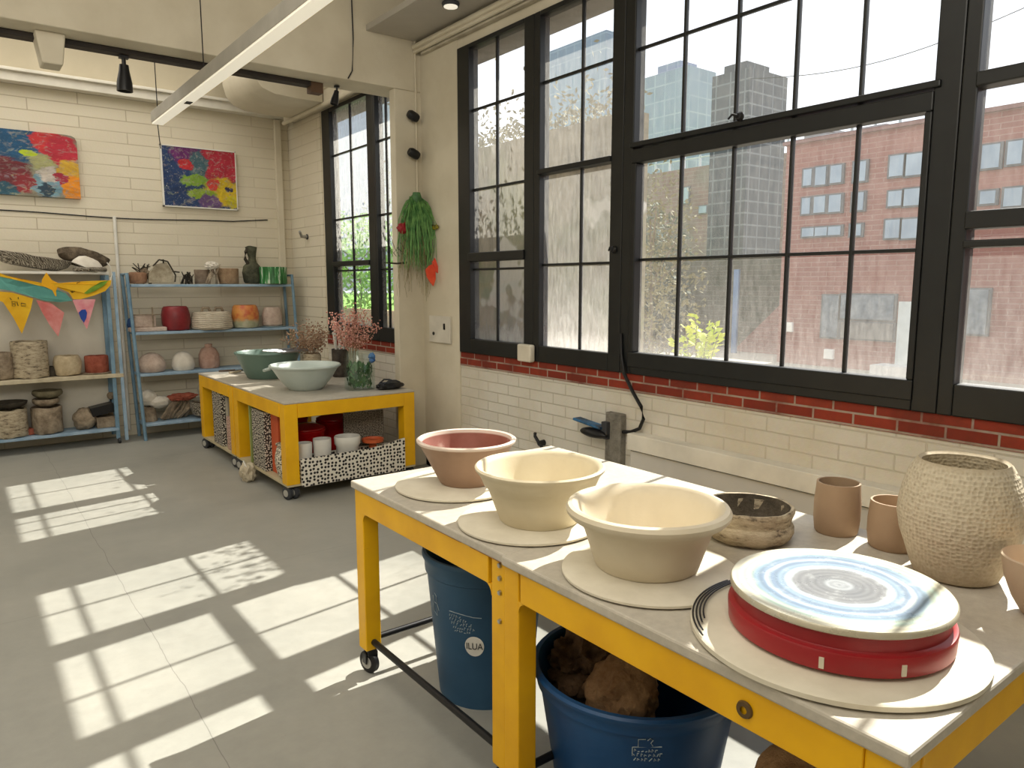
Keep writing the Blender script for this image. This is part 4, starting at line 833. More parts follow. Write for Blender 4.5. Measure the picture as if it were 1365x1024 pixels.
spot('clay_pot', 'wide grey textured pot under two stacked dishes on the lowest shelf', 'pot', 58, .161, 35, 33, M_stone, 'cyl', .01, 8, grp=G1)
for k, (dz, r_, m_, lab) in enumerate(((.016, .115, M_stone, 'grey dish, lower of two dishes on the textured pot'), (.095, .13, claymat('olive_clay', rgb(136, 128, 104), rgb(96, 90, 70)), 'olive dish, upper of two dishes on the textured pot'))):
    b = BM(); lathe(b, [(0, 0), (r_ * .6, 0), (r_ * .95, .03), (r_, .05), (r_ * .95, .072), (r_ * .5, .06), (0, .055)], 36); rough_up(b, .005, 14, k)
    o = obj('stacked_dish', b, m_); o.location = sp(58 + k * 3, .161 + 33 * K + dz); tag(o, lab, 'dish', 'stacked dishes on the lowest shelf')
tag(obj('stone_lump', lump(BM(), sp(108, .161 + .1), .105, (1, .9, 1.05), .14, 2, 4, 3, .162), M_stone), 'lumpy round stone-like clay pot on the lowest shelf', 'pot')
t = thing('clay_box', 'small tan box with a tilted black lid on the lowest shelf', 'box', sp(135, .161), 0)
obj('box_body', box(BM(), -.08, -.07, 0, .09, .07, .11), M_stone, t, False, .006); b = BM(); box(b, -.09, -.08, .14, .12, .08, .23, Matrix.Rotation(-.18, 4, 'Y')); obj('lid', b, M_blackp, t, False, .004)
t = thing('clay_figure', 'thin grey clay figurine behind the tilted black lid', 'figurine', sp(144, .161, 8.46))
b = BM(); tube(b, [(0, 0, 0), (0, 0, .2), (.01, 0, .27)], .028, 10, .014); lump(b, (.01, 0, .30), .035, (1, 1, 1.1), .1, 2, 3, 1); obj('body', b, M_stone, t)
# bunting hung across the front of the white-backed unit
BY = YF - .06
def flag(pts, dy=0, th=.004): 
    q = [P(u, v, y=BY + dy) for u, v in pts]; return [(p.x, BY + dy + .02 * math.sin(p.x * 9), p.z) for p in q]
t = thing('bunting', 'hand-painted bunting of coloured strips and three pennants', 'bunting', (.75, BY, 1.5))
M_fy = pm('yellow_felt', rgb(232, 186, 40), rgb(220, 166, 24), .8, scale=5); M_ft = pm('teal_felt', rgb(96, 160, 150), rgb(80, 140, 134), .8, scale=7)
def fl(name, pts, m, dy): return obj(name, rel(prism(BM(), flag(pts, dy), (0, .004, 0)), t), m, t, False)
fl('yellow_strip', [(-8, 361), (10, 368), (30, 372), (55, 377), (80, 377.5), (110, 375), (148, 373.5), (147, 380), (140, 388), (125, 394), (108, 399), (98, 399), (92, 390), (76, 383), (52, 382), (20, 374), (-8, 368)], M_fy, .006)
fl('teal_strip', [(-8, 367), (20, 373), (52, 381), (76, 386), (88, 391), (97, 401), (80, 403), (60, 401), (40, 395), (16, 388), (-8, 384)], M_ft, 0)
fl('star', [(62, 363), (69, 373), (79, 378), (75, 388), (76, 399), (70, 387), (55, 380), (56, 373)], pm('star_felt', rgb(240, 178, 30), None, .8), -.008)
fl('green_leaf_patch', [(112, 391), (120, 384), (134, 376), (144, 374), (138, 381), (126, 388), (116, 392)], pm('green_felt', rgb(122, 160, 50), rgb(80, 120, 30), .8), -.004)
b = [(k, j) for k, j in ((106, 389), (102, 388), (97, 389))]
fl('yellow_pennant', [(-8, 388), (16, 390), (44, 398), (41, 412), (29, 445), (18, 424), (4, 403), (-8, 398)], M_fy, .008)
pn = fl('pink_pennant', [(48, 400), (68, 404), (86, 417), (78, 449), (66, 433), (56, 416)], pm('pink_felt', rgb(204, 110, 106), rgb(220, 150, 146), .8, scale=9), .008)
pn = fl('rose_pennant', [(97, 400), (110, 399), (127, 399), (122, 418), (116, 439), (108, 425), (102, 412)], pm('rose_felt', rgb(214, 130, 140), rgb(226, 168, 172), .8, scale=12), .008)
obj('blue_patch', rel(prism(BM(), flag([(105, 417), (109, 413), (114, 412.5), (116, 417), (115, 424), (112, 430.5), (108, 425)], .004), (0, .003, 0)), t), pm('blue_felt', rgb(40, 72, 160), None, .8), pn, False)
def ink(par, strokes, dy, w=.0028):
    b = BM()
    for st in strokes: tube(b, flag(st, dy), w, 4)
    obj('ink_drawing', rel(b, t), M_blackp, par)
yp = [c for c in t.children if c.name.startswith('yellow_pennant')][0]
ink(yp, [[(16, 403), (16, 408), (20, 408), (20, 402), (15, 402)], [(17, 405), (20, 405)], [(22, 402), (24, 408)], [(24, 396), (24, 399)], [(28, 404), (34, 405), (34, 408), (28, 408), (28, 404)], [(13, 397), (15, 400)]], .003)
ink(t, [[(94, 388), (97, 390), (100, 388)], [(102, 384), (103, 377), (107, 375.5)], [(96, 390.5), (97, 388)]], .001)
b = BM(); tube(b, flag([(146, 375), (149, 366), (147, 356), (142, 350)], .03), .005, 6); obj('hanging_cord', rel(b, t), M_white, t)
# pale blue unit
ZT_, Z2, Z3, Z4 = 1.601, 1.116, .691, .171
spot('clay_pot', 'low brown pot at the post end of the top blue shelf', 'pot', 192, ZT_, 24, 15, claymat('warm_clay', rgb(168, 132, 106), rgb(124, 92, 72)), 'jar', .006, 11, grp=G2)
def twigs(name, lab, u, z, w, h, n, m, seed, y=YS, cat='sculpture', core=None):
    t = thing(name, lab, cat, sp(u, z, y)); rg = random.Random(seed); b = BM(); W = w * K / 2; Hh = h * K
    for k in range(n):
        x0_ = rg.uniform(-W, W); tube(b, [(x0_, rg.uniform(-.03, .03), .004), (x0_ * .4 + rg.uniform(-.03, .03), rg.uniform(-.04, .04), Hh * rg.uniform(.4, .8)), (rg.uniform(-W, W), rg.uniform(-.03, .03), Hh * rg.uniform(.75, 1))], .009, 6, .005)
    obj('twigs', b, m, t)
    if core:
        b = BM(); lump(b, (core[0] * K, 0, core[1] * K), core[2] * K, core[3], .25, 3, 4, seed, .002); obj('core', b, core[4], t)
    return t
twigs('twig_sculpture', 'dark twig and clay sculpture behind the low brown pot', 199, ZT_, 26, 28, 14, M_dark, 21, 8.44, core=(2, 16, 6, (1, 1, 1), M_stone))
t = thing('clay_house', 'pale faceted clay house sculpture on the top blue shelf', 'sculpture', sp(222, ZT_ + .012, 8.33))
b = BM(); prism(b, [(-.13, -.07, 0), (.12, -.07, 0), (.10, -.07, .12), (.05, -.07, .215), (-.05, -.07, .19), (-.11, -.07, .1)], (.02, .14, 0)); rough_up(b, .012, 12); obj('house', b, claymat('pale_stone', rgb(200, 190, 168), rgb(150, 138, 116)), t, False)
b = BM()
for (a_, c_) in (((-.08, .17), (-.02, .235)), ((-.02, .235), (.06, .22)), ((.06, .22), (.13, .08)), ((.13, .08), (.12, 0.01)), ((.1, .12), (.17, .11)), ((.02, .2), (.02, .24))): tube(b, [(a_[0], -.085, a_[1]), (c_[0], -.085, c_[1])], .008, 6)
obj('frame_twigs', b, M_dark, t)
twigs('twig_sculpture', 'small tangled dark wire basket sculpture before the grey-brown cup', 258, ZT_, 18, 17, 16, M_dark, 25)
spot('clay_pot', 'grey-brown handleless cup on the top blue shelf', 'cup', 277, ZT_, 21, 20, claymat('grey_brown', rgb(150, 134, 116), rgb(116, 100, 86)), 'cyl', .003, 12, 8.40, grp=G2)
twigs('clay_creature', 'pale long-legged clay creature straddling on the top blue shelf', 292, ZT_, 24, 30, 9, claymat('bone_clay', rgb(196, 182, 160), rgb(120, 104, 88)), 31, 8.30, core=(-2, 26, 7, (1.3, .9, .8), M_wht))
spot('clay_pot', 'tan cylinder pot beside the long-legged clay creature', 'pot', 310, ZT_, 31, 22, claymat('tan_stone', rgb(178, 152, 122), rgb(138, 112, 88)), 'cyl', .004, 13, 8.40, grp=G2)
t = thing('twisted_vase', 'dark olive bottle vase with a gnarled neck on the top blue shelf', 'vase', sp(343, ZT_ + .01, 8.42))
b = BM(); lathe(b, [(0, 0), (.085, 0), (.1, .02), (.105, .12), (.09, .19), (.05, .235), (.04, .28), (.052, .34), (.06, .40), (.05, .405), (.038, .34), (0, .3)], 32); rough_up(b, .014, 13, 4); obj('vase_body', b, claymat('olive_glaze', rgb(104, 104, 84), rgb(56, 58, 48)), t)
b = BM(); tube(b, [(-.05, -.03, .21), (-.09, -.04, .27), (-.075, -.03, .34), (-.05, -.02, .39)], .02, 8, .012); rough_up(b, .006, 30); obj('side_branch', b, M_dark, t)
s = N('green_drip'); x, y, z = s.xyz(); cv = s.n('ShaderNodeCombineXYZ'); s.l(s.math('MULTIPLY', x, 3), cv.inputs[0]); s.l(s.math('MULTIPLY', y, 3), cv.inputs[1]); s.l(s.math('MULTIPLY', z, .4), cv.inputs[2])
s.pbr(s.ramp(s.noise(9, 5, .6, cv.outputs[0])[0], [(.35, rgb(24, 70, 34)), (.48, rgb(42, 112, 54)), (.56, rgb(70, 140, 80)), (.61, rgb(196, 210, 190))]), .35, spec=.5); M_gd = s.m
spot('glazed_pot', 'bright green drip-glazed pot with a white rim', 'pot', 370, ZT_, 40, 25, M_gd, 'cyl', .002, 14, 8.32, grp=G2)
t = thing('clay_building', 'little clay building on a slab on the second blue shelf', 'sculpture', sp(203, Z2, 8.32))
obj('slab', box(BM(), -.19, -.06, 0, .16, .06, .045), M_pinkw, t, False, .01); obj('block', box(BM(), -.14, -.05, .045, .06, .05, .17), M_pinkw, t, False, .012); b = BM(); tube(b, [(.03, -.055, .05), (.03, -.055, .25)], .008, 6); tube(b, [(-.15, -.055, .175), (.1, -.055, .175)], .006, 6); obj('mast', b, M_stone, t)
tag(obj('blue_sponge', lump(BM(), sp(180, Z2 + .07, 8.42), .055, (.8, .8, 1.3), .15, 2, 3, 5, Z2), pm('blue_sponge', rgb(46, 80, 132), None, .9)), 'dark blue sponge wedged at the post on the second blue shelf', 'sponge')
spot('clay_pot', 'dark red glazed round jar on the second blue shelf', 'jar', 239, Z2, 37, 33, M_redc, 'jar', .003, 15, grp=G2)
t = thing('lidded_pot', 'wide ribbed cream pot with two dark lid handles', 'pot', sp(286, Z2), 0, G2)
b = BM(); lathe(b, [(0, 0), (.2, 0), (.218, .02), (.215, .1), (.19, .18), (.18, .187), (.06, .192), (0, .192)], 48); rough_up(b, .004, 16); obj('pot_body', b, M_ribbed, t)
for x_ in (-.06, .075): obj('lid_handle', tube(BM(), [(x_ - .045, -.02, .185), (x_ - .03, -.02, .23), (x_ + .03, -.02, .23), (x_ + .045, -.02, .185)], .016, 8), M_stone, t)
s = N('mottled_glaze'); x, y, z = s.xyz(); s.pbr(s.mix(s.mapr(s.math('ADD', z, s.math('MULTIPLY', s.noise(12, 4)[0], .12)), .13, .17), s.ramp(s.noise(16, 5)[0], [(.4, rgb(190, 186, 160)), (.6, rgb(168, 170, 140))]), s.ramp(s.noise(14, 5)[0], [(.35, rgb(196, 96, 60)), (.6, rgb(216, 150, 80))])), .4); M_mott = s.m
spot('clay_pot', 'orange and grey-green mottled round jar on the second blue shelf', 'jar', 331, Z2, 38, 33, M_mott, 'jar', .004, 16, grp=G2)
t = thing('saucer_pot', 'pale pinkish pot on a thin bluish saucer, end of the second blue shelf', 'pot', sp(366, Z2), 0, G2)
b = BM(); lathe(b, [(0, .01), (.09, .01), (.11, .03), (.112, .15), (.1, .19), (.085, .225), (.06, .225), (.05, .2), (0, .19)], 36); rough_up(b, .007, 12, 3); obj('pot', b, M_pinkw, t); b = BM(); lathe(b, [(0, 0), (.13, 0), (.14, .008), (.13, .01), (0, .0098)], 36); obj('saucer', b, pm('blue_saucer', rgb(150, 178, 186), None, .4), t)
spot('clay_dome', 'brown-grey mottled dome on the third blue shelf', 'dome', 203, Z3, 36, 26, M_pinkw, 'dome', .006, 17)
spot('clay_dome', 'smooth white egg-like dome on the third blue shelf', 'dome', 245, Z3, 31, 26, M_wht, 'dome', .002, 18)
spot('clay_bottle', 'pinkish bottle vase with a black mouth on the third blue shelf', 'vase', 280, Z3, 28, 34, claymat('pink_bisque', rgb(206, 172, 156), rgb(176, 140, 124)), 'bottle', .003, 19, 8.40)
t = thing('mushroom_form', 'pale mushroom-shaped clay form on the lowest blue shelf', 'sculpture', sp(196, Z4))
b = BM(); lathe(b, [(0, 0), (.07, 0), (.075, .02), (.06, .12), (.055, .16)], 28); rough_up(b, .006, 12); obj('stem', b, M_stone, t)
b = BM(); lump(b, (-.01, 0, .25), .1, (.9, .8, .85), .12, 2, 4, 4); lump(b, (.09, -.03, .2), .085, (1.2, .8, .75), .15, 2, 4, 5); obj('cap', b, M_wht, t)
t = thing('driftwood_form', 'tangled brown clay driftwood on the lowest blue shelf', 'sculpture', sp(233, Z4, 8.36))
b = BM(); rg = random.Random(9)
for k in range(9): tube(b, [(-.16 + k * .03, -.05 + .01 * k, .02), (-.1 + k * .035, -.04, .12 + .04 * math.sin(k)), (-.02 + k * .03, 0, .22 - .01 * k)], .024, 8, .014)
rough_up(b, .016, 14, 4); obj('branches', b, M_stone, t)
b = BM(); lump(b, (.05, -.03, .235), .09, (1.6, .8, .45), .3, 3, 4, 7); obj('red_crust', b, M_terra, t)
t = thing('reed_basket', 'fan-ribbed tan basket lying at the yellow table end of the lowest blue shelf', 'basket', sp(270, Z4, 8.28))
b = BM(); MT = Matrix.Translation((0, 0, .09)) @ Matrix.Rotation(.2, 4, 'Y'); lathe(b, [(0, -.08), (.1, -.08), (.15, .0), (.16, .06), (.15, .06), (.09, -.05), (0, -.06)], 36, M=MT); rough_up(b, .006, 14); obj('basket', b, M_weave, t)
tag(obj('white_ball', lump(BM(), sp(272, Z4 + .29, 8.46), .075, (1, 1, 1), .05, 2, 3, 5), M_wht), 'white clay ball on a stand behind the reed basket', 'ball')
tag(obj('ball_stand', lathe(BM(), [(0, 0), (.07, 0), (.06, .02), (.05, .2), (.06, .222), (0, .222)], 24), M_stone, None, True, 0, sp(272, Z4, 8.46)), 'plain grey stand under the white clay ball', 'stand')
# ================================================================== on the walls and overhead
MP1 = blobs('abstract_paint_one', rgb(150, 144, 124), [
    (0.601, 0.80, 0.235, 0.32, rgb(24, 86, 128)), (0.553, 0.35, 0.164, 0.22, rgb(120, 40, 50)), (0.821, 0.86, 0.103, 0.18, rgb(210, 52, 56)), (0.906, 0.72, 0.103, 0.28, rgb(196, 40, 62)), (0.774, 0.55, 0.075, 0.14, rgb(176, 176, 120)),
    (0.699, 0.66, 0.047, 0.05, rgb(190, 210, 40)), (0.944, 0.42, 0.094, 0.16, rgb(214, 170, 50)), (0.962, 0.15, 0.075, 0.22, rgb(236, 146, 20)), (0.803, 0.18, 0.094, 0.20, rgb(120, 160, 176)), (0.788, 0.10, 0.038, 0.14, rgb(40, 66, 84)), (0.812, 0.35, 0.056, 0.12, rgb(206, 196, 186)), (0.568, 0.08, 0.094, 0.10, rgb(40, 90, 110)), (0.887, 0.30, 0.038, 0.12, rgb(170, 30, 60)), (0.662, 0.20, 0.066, 0.16, rgb(150, 40, 50))], 9, .08)
MP2 = blobs('abstract_paint_two', rgb(36, 64, 112), [
    (.8, .78, .34, .36, rgb(186, 44, 64)), (.3, .9, .2, .2, rgb(110, 40, 110)), (.48, .72, .14, .24, rgb(70, 104, 116)), (.3, .72, .09, .1, rgb(206, 40, 50)), (.42, .45, .2, .1, rgb(140, 180, 60)), (.8, .28, .26, .26, rgb(216, 186, 30)), (.68, .40, .09, .1, rgb(226, 70, 60)), (.5, .24, .2, .08, rgb(150, 180, 50)),
    (.62, .1, .16, .12, rgb(110, 80, 130)), (.93, .12, .1, .12, rgb(210, 196, 30)), (.9, .34, .05, .06, rgb(40, 40, 80))], 9, .10, fleck=rgb(214, 220, 220))
t = thing('painting', 'wide abstract canvas with a rounded corner, cropped by the frame edge', 'painting', (.5, YB - .03, 2.44))
pts = [(-.75, 0, 0), (.635, 0, .0), (.635, 0, .55), (.62, 0, .585), (.59, 0, .60), (.54, 0, .605), (-.75, 0, .605)]
obj('canvas', prism(BM(), [(p[0], -.02, p[2]) for p in pts], (0, .045, 0)), MP1, t, False)
t = thing('painting', 'smaller abstract canvas in a thin white frame above the blue shelves', 'painting', (2.285, YB - .03, 2.43))
obj('canvas', box(BM(), -.375, -.012, .0, .375, .02, .615), MP2, t, False)
b = BM()
for a in ((-.39, -.016, -.012, -.375, .025, .627), (.375, -.016, -.012, .385, .025, .627), (-.39, -.016, -.012, .385, .025, 0), (-.39, -.016, .615, .385, .025, .627)): box(b, *a)
obj('frame', b, M_white, t, False)
b = BM(); tube(b, [(x_, YB - .008, 2.285 + .012 * math.sin(x_ * 3.1) + (.0 if x_ < 2.6 else (x_ - 2.6) * .12)) for x_ in [-.5 + .13 * k for k in range(28)]], .006, 6)
tag(obj('wall_cable', b, M_blackp), 'thin dark cable running along the back wall under the paintings', 'cable')
tag(obj('wall_conduit', tube(BM(), [(1.425, YB - .02, .06), (1.425, YB - .02, 2.29)], .017, 10), M_white), 'white vertical conduit between the two shelf units', 'conduit')
# pendant light
ZP = 2.90
t = thing('pendant_light', 'long slim linear pendant light running toward the back wall', 'light', (1.475, 5.0, ZP))
obj('housing', box(BM(), -.045, -2.6, 0, .045, 1.70, .085), pm('grey_housing', rgb(176, 172, 162), None, .6), t, False, .003)
s = N('diffuser'); s.pbr(rgb(240, 236, 220), .5, Emission_Color=rgb(255, 246, 224), Emission_Strength=.45); obj('diffuser', box(BM(), -.04, -2.59, -.012, .04, 1.69, 0), s.m, t, False)
for y_ in (1.66, .30, -1.3): obj('suspension_wire', tube(BM(), [(0, y_, .08), (0, y_, (ZC if y_ < .5 else ZC) - ZP)], .004, 5), M_blackp, t)
obj('sensor', box(BM(), -.012, .72, -.016, .03, .80, -.011), M_rubber, t, False)
b = BM(); tube(b, [(1.475, 6.69, 2.9), (1.48, 6.68, 2.78), (1.485, 6.68, 2.70)], .004, 5); tag(obj('pull_cord', b, M_blackp), 'short dark pull cord hanging from the end of the pendant light', 'cord')
# track under the beam with a black spotlight
t = thing('light_track', 'dark lighting track fixed under the cross beam', 'track', (0, YC + .26, 3.16))
obj('track', box(BM(), -3.0, -.05, -.005, 2.42, .05, .0295), pm('dark_track', rgb(48, 40, 34), rgb(34, 28, 24), .6), t, False, .004)
obj('track_end', box(BM(), 2.42, -.045, -.05, 2.52, .045, .0295), pm('rusty_track', rgb(96, 72, 52), None, .7), t, False)
def spotlight(label, loc, sc, tilt, name='spotlight'):
    t = thing(name, label, 'spotlight', loc, 0)
    b = BM(); M = Matrix.Rotation(tilt, 4, 'Y'); lathe(b, [(0, -.01 * sc), (.03 * sc, -.012 * sc), (.034 * sc, -.05 * sc), (.05 * sc, -.13 * sc), (.052 * sc, -.19 * sc), (.045 * sc, -.19 * sc), (.04 * sc, -.15 * sc), (0, -.14 * sc)], 24, M=M); obj('lamp_head', b, M_blackp, t)
    b = BM(); tube(b, [(0, 0, .05 * sc), (0, 0, -.02 * sc)], .014 * sc, 8); box(b, -.03 * sc, -.02 * sc, .03 * sc, .03 * sc, .02 * sc, .055 * sc); obj('bracket', b, M_blackp, t)
spotlight('black cone spotlight hanging from the dark track', (1.095, YC + .26, 3.105), .98, .03)
spotlight('small black spotlight hanging on a wire near the far window head', (2.63, YC + .20, 3.15), .62, .25)
b = BM(); tube(b, [(2.68, YC - .008, 3.86), (2.685, YC - .008, 3.5), (2.67, YC - .008, 3.26), (2.63, YC - .012, 3.195)], .005, 6); tag(obj('hanging_wire', b, M_blackp), 'thin dark wire running down the beam face to the small spotlight', 'wire')
# ceiling disc
t = thing('ceiling_lamp', 'small round disc lamp on the lowered ceiling panel', 'light', (3.01, 4.66, 3.585))
obj('rim', lathe(BM(), [(0, 0), (.058, 0), (.064, -.012), (.058, -.03), (.05, -.03)], 32), M_rubber, t); s = N('disc_diffuser'); s.pbr(rgb(246, 240, 224), .4, Emission_Color=rgb(255, 248, 230), Emission_Strength=.6); obj('diffuser', lathe(BM(), [(.05, -.028), (.05, -.034), (0, -.036)], 32), s.m, t)
# column fittings
tag(obj('wall_conduit', tube(BM(), [(3.235, YC - .012, 2.32), (3.235, YC - .012, 3.585)], .009, 8), M_plaster), 'painted conduit climbing the column above the hanging plant', 'conduit')
for (z_, lab) in ((2.975, 'black knob-like wall spot, upper of two on the column'), (2.675, 'black knob-like wall spot, lower of two on the column')):
    t = thing('wall_spot', lab, 'spotlight', (3.215, YC - .012, z_)); b = BM(); lathe(b, [(0, -.012), (.03, -.012), (.03, .012), (.02, .024), (0, .024)], 20, M=Matrix.Rotation(PI / 2, 4, 'X')); obj('mount', b, M_blackp, t)
    b = BM(); M = Matrix.Translation((-.035, -.05, 0)) @ Matrix.Rotation(-1.2, 4, 'Y'); lathe(b, [(0, -.045), (.03, -.045), (.038, -.02), (.038, .03), (.028, .05), (0, .05)], 20, M=M); obj('lamp_head', b, M_blackp, t)
    b = BM(); tube(b, [(0, -.02, 0), (-.03, -.045, 0)], .014, 8); obj('arm', b, M_blackp, t)
# hanging plant
t = thing('hanging_plant', 'trailing green plant with red flowers hanging on the column', 'plant', (3.19, YC - .03, 2.33))
rg = random.Random(4); b = BM(); dry = BM()
def strand(b, p, L, spread, w, droop):
    a = rg.uniform(PI * .98, PI * 2.02); o_ = Vector((math.cos(a) * spread, min(-.005, math.sin(a) * spread * 1.1), 0)); pts = []
    for k in range(7):
        f = k / 6; pts.append(Vector(p) + o_ * (math.sin(f * 1.7) ** .8 if f > 0 else 0) + Vector((rg.gauss(0, .006), min(.0, rg.gauss(-.004, .004)), -L * f ** droop)))
    for q in pts: q.y = min(q.y, .012); q.x = min(q.x, .085)
    prev = None
    for k, q in enumerate(pts):
        ww = w * (1 - .8 * k / 6); s1, s2 = b.verts.new(q + Vector((-ww, 0, 0))), b.verts.new(q + Vector((ww, -.002, 0)))
        if prev: b.faces.new((prev[0], prev[1], s2, s1))
        prev = (s1, s2)
for k in range(330): strand(b, (rg.gauss(0, .02), -.02, rg.uniform(-.05, .01)), rg.uniform(.22, .60), rg.uniform(.03, .185), .0062, 1.15)
for k in range(60): strand(dry, (rg.gauss(0, .05), -.02, rg.uniform(-.30, -.1)), rg.uniform(.35, .60), rg.uniform(.04, .17), .003, 1.0)
obj('foliage', b, pm('trailing_leaf', rgb(120, 168, 92), rgb(58, 112, 58), .6, scale=20), t, False); obj('dry_strands', dry, pm('dry_leaf', rgb(150, 140, 96), rgb(104, 96, 62), .8), t, False)
b = BM(); tube(b, [(-.10, -.03, -.55), (-.20, -.05, -.56), (-.32, -.06, -.555)], .012, 6, .005)
for k in range(8): 
    a = -.05 - k * .03; tube(b, [(a, -.04, -.5), (a - .05, -.06, -.42 - .02 * (k % 3)), (a - .09, -.05, -.33 - .05 * (k % 4))], .003, 4, .002)
obj('twig', b, M_dark, t)
def petals(pts, m, n): 
    b = BM(); prism(b, [(x_ * .75 - .045, -.20, z_ * .75 - .16) for x_, z_ in pts], (0, -.012, 0)); obj(n, b, m, t, False)
M_rp = pm('red_petal', rgb(224, 66, 44), rgb(236, 96, 60), .5, scale=15); M_dr = pm('dark_red_petal', rgb(150, 26, 36), None, .5)
petals([(.035, -.60), (.075, -.56), (.12, -.54), (.155, -.60), (.16, -.70), (.13, -.78), (.09, -.74), (.05, -.68)], M_rp, 'red_flower'); petals([(.12, -.52), (.155, -.47), (.19, -.56), (.195, -.64), (.16, -.62)], pm('coral_petal', rgb(236, 84, 60), None, .5), 'red_flower')
b = BM(); lump(b, (-.14, -.06, -.27), .05, (1.1, .6, .9), .2, 3, 4, 4); obj('red_flower', b, M_dr, t)
b = BM(); lathe(b, [(0, .03), (.03, .03), (.045, -.02), (.03, -.07), (0, -.075)], 20, (0, -.045, 0)); obj('planter', b, M_leaf, t)
t = thing('hook_ornament', 'small yellow and black bird ornament on the plaster strip', 'ornament', (XW - .012, 5.33, 2.07))
b = BM(); lump(b, (-.02, 0, 0), .03, (.6, 1.5, .7), .1, 2, 3, 2); obj('body', b, pm('ornament_yellow', rgb(170, 160, 40), rgb(40, 40, 30), .5, scale=30), t); b = BM(); tube(b, [(-.02, .03, .005), (-.02, .065, .03)], .012, 6, .004); obj('tail', b, M_blackp, t)
t = thing('electrical_box', 'flat white electrical cover plate on the plaster strip', 'electrical box', (XW - .012, 5.288, 1.225))
obj('plate', box(BM(), -.02, -.165, -.115, 0, .165, .11), pm('plate_white', rgb(214, 208, 194), None, .6), t, False, .004)
b = BM(); lathe(b, [(0, .006), (.014, .006), (.014, 0)], 14, M=Matrix.Translation((-.0205, .09, -.04)) @ Matrix.Rotation(-PI / 2, 4, 'Y')); box(b, -.027, -.09, .0, -.02, -.07, .05); obj('switch_slot', b, M_blackp, t)
t = thing('wall_bracket', 'small grey bracket on the white brick beside the far window', 'bracket', (XW - .01, 8.12, 2.13))
b = BM(); tube(b, [(0, 0, 0), (-.08, -.03, .0), (-.12, -.08, .05)], .02, 8, .014); obj('arm', b, pm('bracket_grey', rgb(160, 158, 152), None, .5), t); b = BM(); lathe(b, [(0, 0), (.03, 0), (.03, .01), (0, .012)], 16, M=Matrix.Rotation(-PI / 2, 4, 'Y')); obj('base', b, M_rubber, t)
# sill box, cable, holder, pipe, panel under the windows
t = thing('sill_box', 'small cream square box fixed on the window frame above the brick', 'electrical box', (XW - .02, 4.10, 1.12))
obj('box_body', box(BM(), -.05, -.075, -.07, 0, .075, .055), pm('box_cream', rgb(222, 214, 196), None, .6), t, False, .012)
b = BM(); tube(b, [(XW - .025, 3.185, 1.30), (XW - .03, 3.175, 1.17), (XW - .04, 3.14, 1.06), (XW - .04, 3.06, .95), (XW - .045, 2.985, .87), (XW - .045, 2.965, .80), (XW - .04, 3.0, .735), (XW - .03, 3.08, .70), (XW - .03, 3.15, .69)], .011, 8)
tag(obj('power_cable', b, M_blackp), 'thick black cable curving from the window frame to the grey post', 'cable')
t = thing('wall_post', 'stained grey post on the brick wall under the windows', 'post', (XW, 3.215, 0))
obj('post', box(BM(), -.05, -.068, 0, -.001, .068, .80), claymat('stained_cement', rgb(150, 146, 136), rgb(104, 100, 92)), t, False, .006)
t = thing('tool_holder', 'black and blue clip holder jutting from the grey post', 'holder', (XW - .05, 3.30, .69))
b = BM(); lump(b, (-.02, .06, -.035), .1, (.5, 1.25, .32), .05, 2, 4, 1); obj('lower_jaw', b, M_blackp, t); b = BM(); box(b, -.05, -.02, .0, .02, .24, .018, Matrix.Rotation(.10, 4, 'X')); obj('upper_jaw', b, pm('holder_blue', rgb(60, 120, 170), rgb(30, 40, 50), .5, scale=14), t, False, .006); obj('back_plate', box(BM(), -.03, -.06, -.06, .02, -.01, .05), M_rubber, t, False, .004)
t = thing('wall_hook', 'small black tap-like hook low on the brick wall', 'hook', (XW, 3.945, .48)); b = BM(); lathe(b, [(0, 0), (.022, 0), (.018, .05), (0, .055)], 14, M=Matrix.Rotation(-PI / 2, 4, 'Y')); tube(b, [(-.045, 0, 0), (-.06, .03, .05), (-.05, .04, .07)], .012, 6); tube(b, [(-.045, 0, 0), (-.05, -.06, -.04)], .012, 6); obj('hook', b, M_blackp, t)
t = thing('panel_cover', 'long white boxed panel along the wall behind the cups', 'panel', (XW, 2.2, 0))
obj('front_panel', box(BM(), -.075, -1.6, .06, -.001, .84, .598), pm('panel_grey', rgb(206, 203, 196), rgb(196, 193, 186), .7, scale=2), t, False, .004); obj('top_panel', box(BM(), -.095, -1.6, .606, -.001, .85, .705), pm('panel_white', rgb(232, 228, 216), None, .7), t, False, .004)
obj('seam', box(BM(), -.07, -1.6, .598, -.001, .84, .606), M_blackp, t, False)

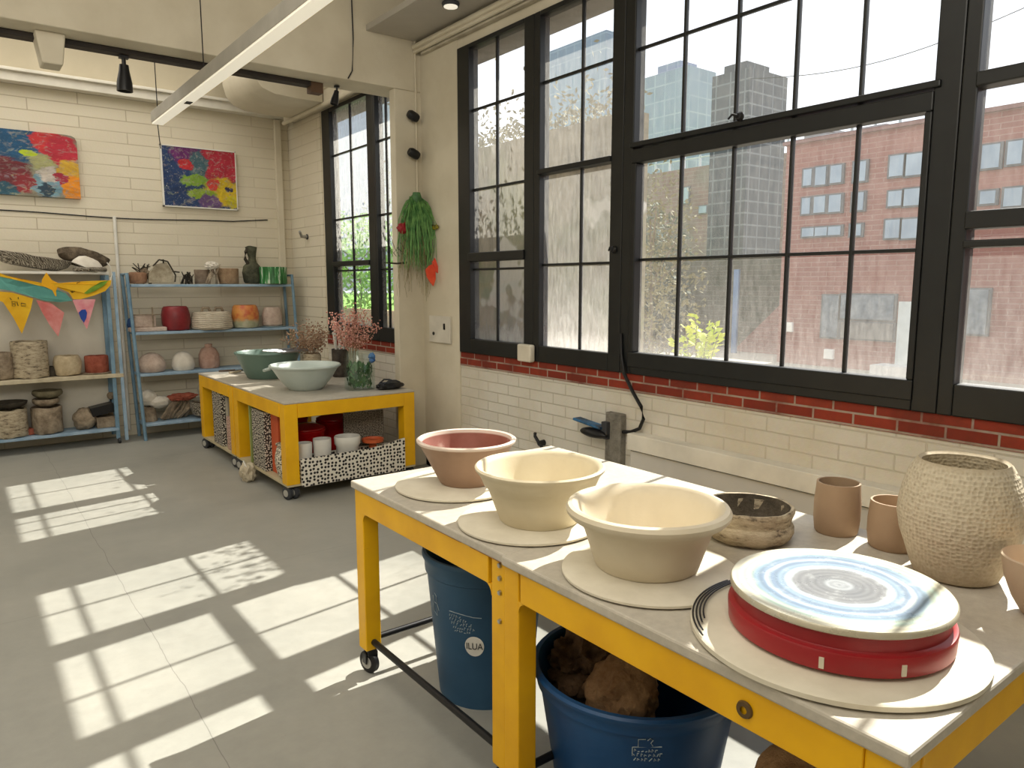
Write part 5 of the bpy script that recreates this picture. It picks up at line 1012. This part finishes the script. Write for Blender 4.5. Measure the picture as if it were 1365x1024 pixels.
# ================================================================== light
def kelvin(c): return c
sun = bpy.data.lights.new('sun', 'SUN'); sun.energy = SUN_E; sun.angle = math.radians(.45); sun.color = (1, .945, .84)
so = bpy.data.objects.new('sun', sun); COL.objects.link(so)
d = Vector((1, .15, 1.0)).normalized(); so.rotation_euler = d.to_track_quat('Z', 'Y').to_euler()
def area(name, loc, rot, sx, sy, e, c=(1, .95, .86)):
    a = bpy.data.lights.new(name, 'AREA'); a.shape = 'RECTANGLE'; a.size = sx; a.size_y = sy; a.energy = e; a.color = c
    o = bpy.data.objects.new(name, a); COL.objects.link(o); o.location = loc; o.rotation_euler = rot; return o
area('fill_light_near', (-.6, 1.2, 4.1), (0, 0, 0), 4, 4.5, FILL_A)  # added soft fill over the near bay, not a real fixture
area('fill_light_far', (0.2, 7.2, 4.1), (0, 0, 0), 4.5, 2.2, FILL_B)  # added soft fill over the far bay, not a real fixture
area('fill_light_rear', (-.8, .2, 3.55), (PI / 2, 0, 0), 4, 1.0, FILL_D, (1, .95, .86))  # unseen fill added to brighten the beam face and back wall
area('fill_light_left', (X0 + .1, 3.0, 2.2), (0, -PI / 2, 0), 2.6, 8, FILL_C, (1, .97, .92))  # unseen weak fill added along the left wall
for nm, y0, y1 in (('near', NY0, NY1), ('far', FY0, FY1)):
    pl = area('window_portal_' + nm, (XW + .4, (y0 + y1) / 2, 2.25), (0, PI / 2, 0), 2.4, y1 - y0, 1); pl.data.cycles.is_portal = True
w = bpy.data.worlds.new('sky'); S.world = w; w.use_nodes = True; nt = w.node_tree; nt.nodes.clear()
out = nt.nodes.new('ShaderNodeOutputWorld'); bg = nt.nodes.new('ShaderNodeBackground'); tc = nt.nodes.new('ShaderNodeTexCoord'); sx = nt.nodes.new('ShaderNodeSeparateXYZ'); rp = nt.nodes.new('ShaderNodeValToRGB')
nt.links.new(tc.outputs['Generated'], sx.inputs[0]); nt.links.new(sx.outputs[2], rp.inputs[0])
rp.color_ramp.elements[0].color = (.95, .96, 1.0, 1); rp.color_ramp.elements[1].color = (.78, .88, 1.0, 1)
nt.links.new(rp.outputs[0], bg.inputs[0]); bg.inputs[1].default_value = SKY_E; nt.links.new(bg.outputs[0], out.inputs[0])
S.view_settings.view_transform = 'Standard'; S.view_settings.look = 'None'; S.view_settings.exposure = .08; S.view_settings.gamma = 1
cy = S.cycles
cy.use_denoising = True; cy.max_bounces = 7; cy.diffuse_bounces = 4; cy.glossy_bounces = 3; cy.transmission_bounces = 4; cy.transparent_max_bounces = 24
cy.caustics_reflective = False; cy.caustics_refractive = False; cy.sample_clamp_indirect = 6
